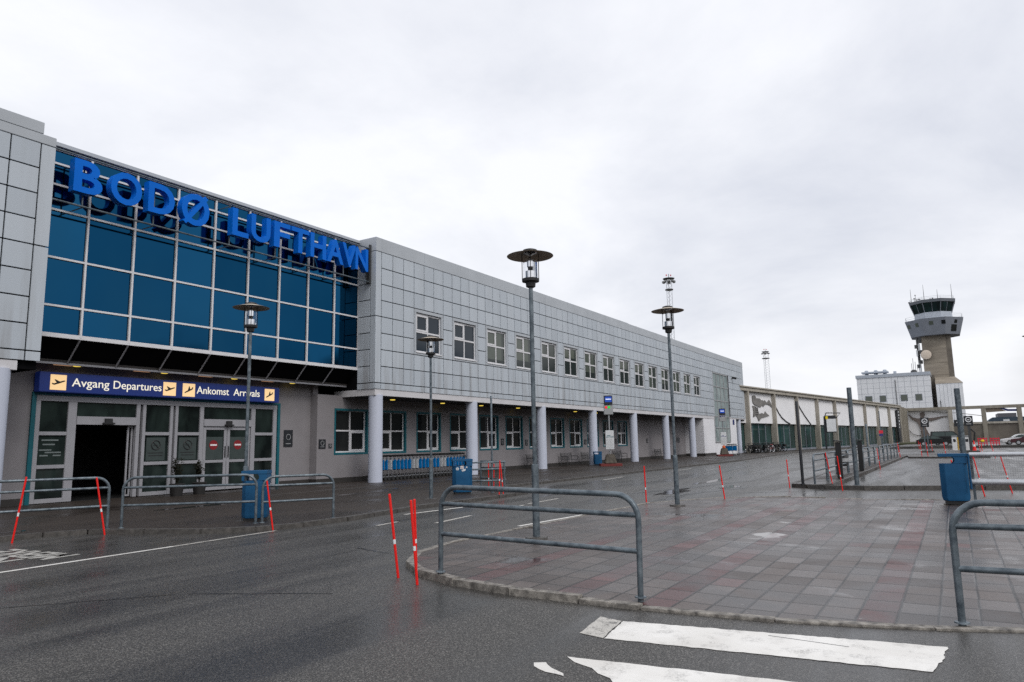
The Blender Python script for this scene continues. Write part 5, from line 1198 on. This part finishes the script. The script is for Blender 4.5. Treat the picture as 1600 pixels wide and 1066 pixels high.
# ------------------------------------------------------------------ bicycles by the hall
def make_bike(loc, rz, label, mat, wheelmat='rubber', group='bicycles parked by the hall glazing'):
    o = thing('bicycle', label, 'bicycle', loc, rz, group); p = lambda n, mb, m, par=None, **k: mb.build(n, m, par or o, world=False, **k)
    for x in (-0.52, 0.52):
        w_ = p('wheel', MB().tube([(x+0.33*math.cos(a), 0, 0.35+0.33*math.sin(a)) for a in [k*math.pi/10 for k in range(20)]], 0.036, 6, closed=True), wheelmat)
        mb = MB()
        for k in range(8): a = k*math.pi/8; mb.tube([(x+0.32*math.cos(a), 0, 0.35+0.32*math.sin(a)), (x-0.32*math.cos(a), 0, 0.35-0.32*math.sin(a))], 0.003, 3)
        mb.lathe([(0.03, -0.04), (0.03, 0.04)], (x, 0, 0.35), 8, ax='y'); p('spokes', mb, 'steel_bright', w_)
    fm = MB(); BB = (-0.06, 0, 0.30); ST = (-0.22, 0, 0.80); HT = (0.36, 0, 0.82); HB = (0.40, 0, 0.66)
    for a, b in ((BB, ST), (ST, HT), (BB, HB), (HT, HB), (ST, (-0.52, 0, 0.35)), (BB, (-0.52, 0, 0.35)), (HB, (0.52, 0, 0.35))): fm.tube([a, b], 0.026, 6)
    p('frame', fm, mat); p('handlebar', MB().tube([HT, (0.34, 0, 0.98)], 0.014, 6).tube([(0.26, -0.28, 1.0), (0.36, -0.15, 1.0), (0.36, 0.15, 1.0), (0.26, 0.28, 1.0)], 0.014, 6), 'steel_dark')
    o.scale = (1.2, 1.2, 1.2)
    if mat == 'bike_frame_dark': p('carrier_bag', MB().box(-0.68, -0.34, -0.16, 0.16, 0.55, 0.80), 'black_plastic', bevel=0.03); p('chain_guard', MB().box(-0.5, 0.02, -0.05, -0.03, 0.27, 0.40), 'black_plastic', smooth=0)
    p('saddle', MB().tube([ST, (-0.25, 0, 0.93)], 0.014, 6).obox(Matrix.Translation((-0.24, 0, 0.95)), 0.26, 0.14, 0.05), 'black_plastic', bevel=0.0); return o
BL = 'dark bicycle in the close row beneath the first hall windows'
bk = make_bike((89.6, 21.6, PZ), R(40), BL, 'bike_frame_dark')
for k in range(1, 17):
    if k in (8, 15): continue
    dup(bk, (89.6+0.75*k, 21.6-0.07*k+rnd.uniform(-0.6, 0.1), PZ), R(30+rnd.uniform(-35, 35)), BL)
dup(bk, (90.3, 21.0, PZ), R(60), BL); dup(bk, (91.4, 20.8, PZ), R(25), BL); dup(bk, (93.0, 20.7, PZ), R(50), BL)
make_bike((96.4, 20.3, PZ), R(-10), 'red bicycle with pale wheels in the row by the hall', 'bike_frame_red', 'bike_pale', 'bicycles parked by the hall glazing')
make_bike((102.6, 20.2, PZ), R(-5), 'blue framed bicycle at the right end of the row by the hall', 'bike_frame_blue', 'rubber', 'bicycles parked by the hall glazing')

# ------------------------------------------------------------------ signs by the hall
o = thing('map_board', 'tall lightbox notice board with arched handle on a dark post before the hall', 'notice board', (116.9, 15.75, PZ), R(-62))
MB().box(-1.0, -0.82, -0.1, 0.1, 0, 4.9).build('post', 'sign_black', o, world=False, smooth=0)
bx = MB().box(-0.8, 0.75, -0.16, 0.16, 2.45, 5.0).build('box', 'sign_black', o, world=False, bevel=0.03)
MB().box(-0.68, 0.68, -0.19, -0.16, 2.6, 4.5).build('poster', 'paper', bx, world=False, smooth=0); MB().box(-0.78, -0.45, -0.2, -0.165, 4.45, 4.9).build('corner_mark', 'yellow', bx, world=False, smooth=0)
MB().tube([(-0.8, 0, 4.9), (-0.6, 0, 5.4), (1.5, 0, 5.35), (0.8, 0, 4.6)], 0.09, 6).build('arch', 'sign_black', o, world=False)
o = thing('traffic_sign', 'small red over blue traffic sign on a thin pole before the hall', 'road sign', (89.2, 7.0, 0.0), R(-62))
MB().tube([(0, 0, -0.05), (0, 0, 4.6)], 0.045, 6).build('pole', 'galvanised', o, world=False); MB().box(-0.22, 0.22, -0.08, -0.05, 2.12, 2.45).build('plate', 'sign_red', o, world=False, smooth=0); MB().box(-0.2, 0.2, -0.08, -0.05, 1.82, 2.08).build('plate', 'sign_navy', o, world=False, smooth=0)

# ------------------------------------------------------------------ car park gates
def gate(loc, label, left=True, island=True):
    o = thing('gate_sign', label, 'parking sign', loc, R(-86)); p = lambda n, mb, m, par=None, **k: mb.build(n, m, par or o, world=False, **k)
    p('kerb_block', MB().box(-0.6, 0.6, -1.6, 1.2, -0.05, 0.2), 'kerb_stone_dark', bevel=0.05)
    if left:
        for x in (-0.14, 0.16): p('leg', MB().box(x-0.06, x+0.06, -0.06, 0.06, 0.2, 2.75 if x < 0 else 1.9), 'galvanised', smooth=0)
    else: p('leg', MB().box(-0.13, 0.13, -0.1, 0.1, 0.2, 2.9), 'steel_dark', smooth=0); p('bracket', MB().tube([(0.15, 0, 2.4), (0.45, 0, 2.0), (0.35, 0, 1.3), (0.2, 0, 1.0)], 0.09, 6), 'black_plastic')
    b_ = p('plate', MB().box(-0.4, 0.4, -0.14, -0.08, 2.7, 3.72), 'sign_black', bevel=0.02)
    p('ring_mark', MB().tube([(0.24*math.cos(a), -0.15, 3.33+0.24*math.sin(a)) for a in [k*math.pi/10 for k in range(20)]], 0.05, 6, closed=True), 'reflective_white', b_)
    p('inner_mark', MB().box(-0.10, 0.10, -0.15, -0.14, 3.27, 3.37), 'reflective_white', b_, smooth=0)
    mb = MB(); mb.box(-0.22, 0.22, -0.146, -0.14, 2.86, 2.94); p('lettering', mb, 'sign_grey', b_, smooth=0)
    return o
gate((90, 2.72, 0), 'black sign with white ring on a kerbed block before the archer')
gate((88, -1.28, 0), 'black sign with white ring on a dark post right of the tall bare post', False)
o = thing('small_gate_sign', 'small dark square sign just left of the tall bare post', 'parking sign', (96, -0.35, 0), R(-86)); MB().box(-0.06, 0.06, -0.05, 0.05, -0.02, 3.4).build('leg', 'steel_dark', o, world=False, smooth=0)
b_ = MB().box(-0.35, 0.35, -0.12, -0.06, 2.75, 3.5).build('plate', 'sign_black', o, world=False, smooth=0); MB().lathe([(0.1, -0.01), (0.1, 0)], (0, -0.12, 3.2), 12, ax='y').build('dot_mark', 'reflective_white', b_, world=False, smooth=0)
def machine(loc, label, m):
    o = thing('ticket_machine', label, 'ticket machine', loc, R(-90)); MB().box(-0.28, 0.22, -0.25, 0.25, 0.0, 1.5).build('cabinet', 'white_plastic', o, world=False, bevel=0.04); MB().box(0.222, 0.34, -0.26, 0.2, 0.05, 1.46).build('side_panel', m, o, world=False, bevel=0.02)
    MB().box(-0.3, 0.3, -0.3, 0.26, 1.5, 1.62).build('lid', 'sign_grey', o, world=False, bevel=0.02); MB().box(-0.15, 0.1, -0.262, -0.25, 0.95, 1.25).build('panel', 'sign_black', o, world=False, smooth=0)
machine((92, 0.1, 0.1), 'white ticket machine with yellow side left of the tall bare post', 'ticket_yellow')
machine((90, -1.02, 0.1), 'white ticket machine with tan side right of the tall bare post', 'dish_cream')
o = thing('traffic_cone', 'red cone at the foot of the right gate sign', 'traffic cone', (87.3, -1.55, 0.15)); MB().lathe([(0.24, 0), (0.24, 0.05), (0.17, 0.06), (0.04, 1.05)], n=14).build('cone', 'stick_red', o, world=False); MB().lathe([(0.125, 0.4), (0.095, 0.65)], n=14).build('band', 'reflective_white', o, world=False)
def barrier(y, label, light):
    o = thing('red_barrier', label, 'barrier', (117.5, y, 0.32), R(-90), 'red barriers before the concrete wall')
    mb = MB()
    for z in (0.25, 0.55, 0.85): mb.box(-0.5, 0.5, -0.03, 0.03, z, z+0.13)
    for x in (-0.5, -0.17, 0.17, 0.5): mb.box(x-0.05, x+0.05, -0.035, 0.035, 0, 1.05)
    mb.build('rack', 'sign_red', o, world=False, smooth=0)
    for x in (-0.45, 0.45): MB().box(x-0.06, x+0.06, -0.3, 0.3, 0, 0.08).build('foot', 'rubber', o, world=False, smooth=0)
    if light: MB().lathe([(0.02, 0.45), (0.2, 0.5), (0.22, 0.68), (0.08, 0.8)], (0, -0.1, 0), 10).build('warning_lamp', 'yellow', o, world=False)
barrier(-3.1, 'red barrier carrying a yellow lamp before the concrete wall', True); barrier(-4.5, 'red barrier without lamp, right of the one with a yellow lamp', False)

# ------------------------------------------------------------------ parked cars
def car(loc, rz, label, paint, kind='sedan'):
    o = thing('parked_car', label, 'car', loc, rz, 'cars parked beyond the gates'); p = lambda n, mb, m, par=None, **k: mb.build(n, m, par or o, world=False, **k)
    if kind == 'van': L, w, low, cab, zr = 5.0, 1.95, [(-2.5, 0.35), (2.5, 0.35), (2.5, 0.85), (2.35, 1.1), (1.5, 1.25), (-2.45, 1.25), (-2.5, 0.9)], [(1.5, 1.25), (0.75, 2.05), (0.5, 2.1), (-2.3, 2.1), (-2.42, 1.25)], 2.1
    else: L, w, low, cab, zr = 4.6, 1.8, [(-2.3, 0.3), (2.25, 0.3), (2.3, 0.62), (2.2, 0.78), (1.0, 0.95), (-1.6, 0.98), (-2.25, 0.9), (-2.3, 0.6)], [(1.05, 0.95), (0.35, 1.40), (0.0, 1.47), (-0.9, 1.46), (-1.35, 1.33), (-1.95, 0.97)], 1.47
    p('body', MB().prism([(x, -w/2, z) for x, z in low], (0, w, 0)), paint, bevel=0.06)
    vs = [(x, -w/2+0.08+0.14*(z-cab[0][1])/(zr-cab[0][1]), z) for x, z in cab]; v2 = [(x, -y, z) for x, y, z in vs]; n = len(cab)
    p('cabin', MB().add(vs+v2, [tuple(range(n)), tuple(range(n, 2*n))[::-1]]+[(i, n+i, n+(i+1) % n, (i+1) % n) for i in range(n)]), paint, bevel=0.03)
    cxm = sum(x for x, _ in cab)/n; czm = cab[0][1]+(zr-cab[0][1])*0.45
    for s_ in (-1, 1):
        q_ = [(cxm+(x-cxm)*0.86, czm+(z-czm)*0.72) for x, z in cab]
        for lo, hi in ((-9, cxm-0.05), (cxm+0.05, 9)):
            P = clip_y([(z, x) for x, z in q_], lo, hi)
            if len(P) > 2: p('side_window', MB().prism([(x, s_*(w/2-0.055-0.14*max(0, z-cab[0][1])/(zr-cab[0][1])), z) for z, x in P], (0, s_*0.012, 0)), 'glass_car', smooth=0)
    a, b = Vector((cab[0][0], 0, cab[0][1])), Vector((cab[1][0], 0, cab[1][1])); q0 = a+(b-a)*0.1; q1 = a+(b-a)*0.9; off = Vector((0.02, 0, 0.03))
    p('windscreen', MB().add([q0+off+Vector((0, -w/2+0.16, 0)), q0+off+Vector((0, w/2-0.16, 0)), q1+off+Vector((0, w/2-0.24, 0)), q1+off+Vector((0, -w/2+0.24, 0))], [(0, 1, 2, 3)]), 'glass_stair', smooth=0)
    for x in (-L*0.30, L*0.30):
        for s_ in (-1, 1):
            wh = p('wheel', MB().lathe([(0.30, -0.1), (0.33, -0.07), (0.33, 0.07), (0.30, 0.1)], (x, s_*(w/2-0.08), 0.33), 20, ax='y'), 'rubber'); p('rim', MB().lathe([(0.2, -0.11), (0.2, 0.11)], (x, s_*(w/2-0.08), 0.33), 14, ax='y'), 'steel_bright', wh)
    for s_ in (-1, 1): p('headlight', MB().box(L/2-0.14, L/2-0.01, s_*(w/2-0.42), s_*(w/2-0.1), 0.62, 0.76), 'white_plastic', bevel=0.02); p('tail_light', MB().box(-L/2-0.01, -L/2+0.06, s_*(w/2-0.36), s_*(w/2-0.08), 0.7, 0.85), 'no_entry_red', smooth=0)
    return o
car((120, 2.6, 0.32), R(-90), 'black saloon parked beyond the gates, nearest to the archer', 'paint_black')
car((129, 0.9, 0.32), R(-90), 'dark tall van parked behind the black saloon', 'paint_black', 'van')
car((125, -7.8, 0.32), R(95), 'pale saloon parked before the concrete wall at the right edge', 'paint_white')
car((119.5, -8.6, 0.32), R(88), 'dark red saloon parked in front of the pale one at the right edge', 'paint_darkred')
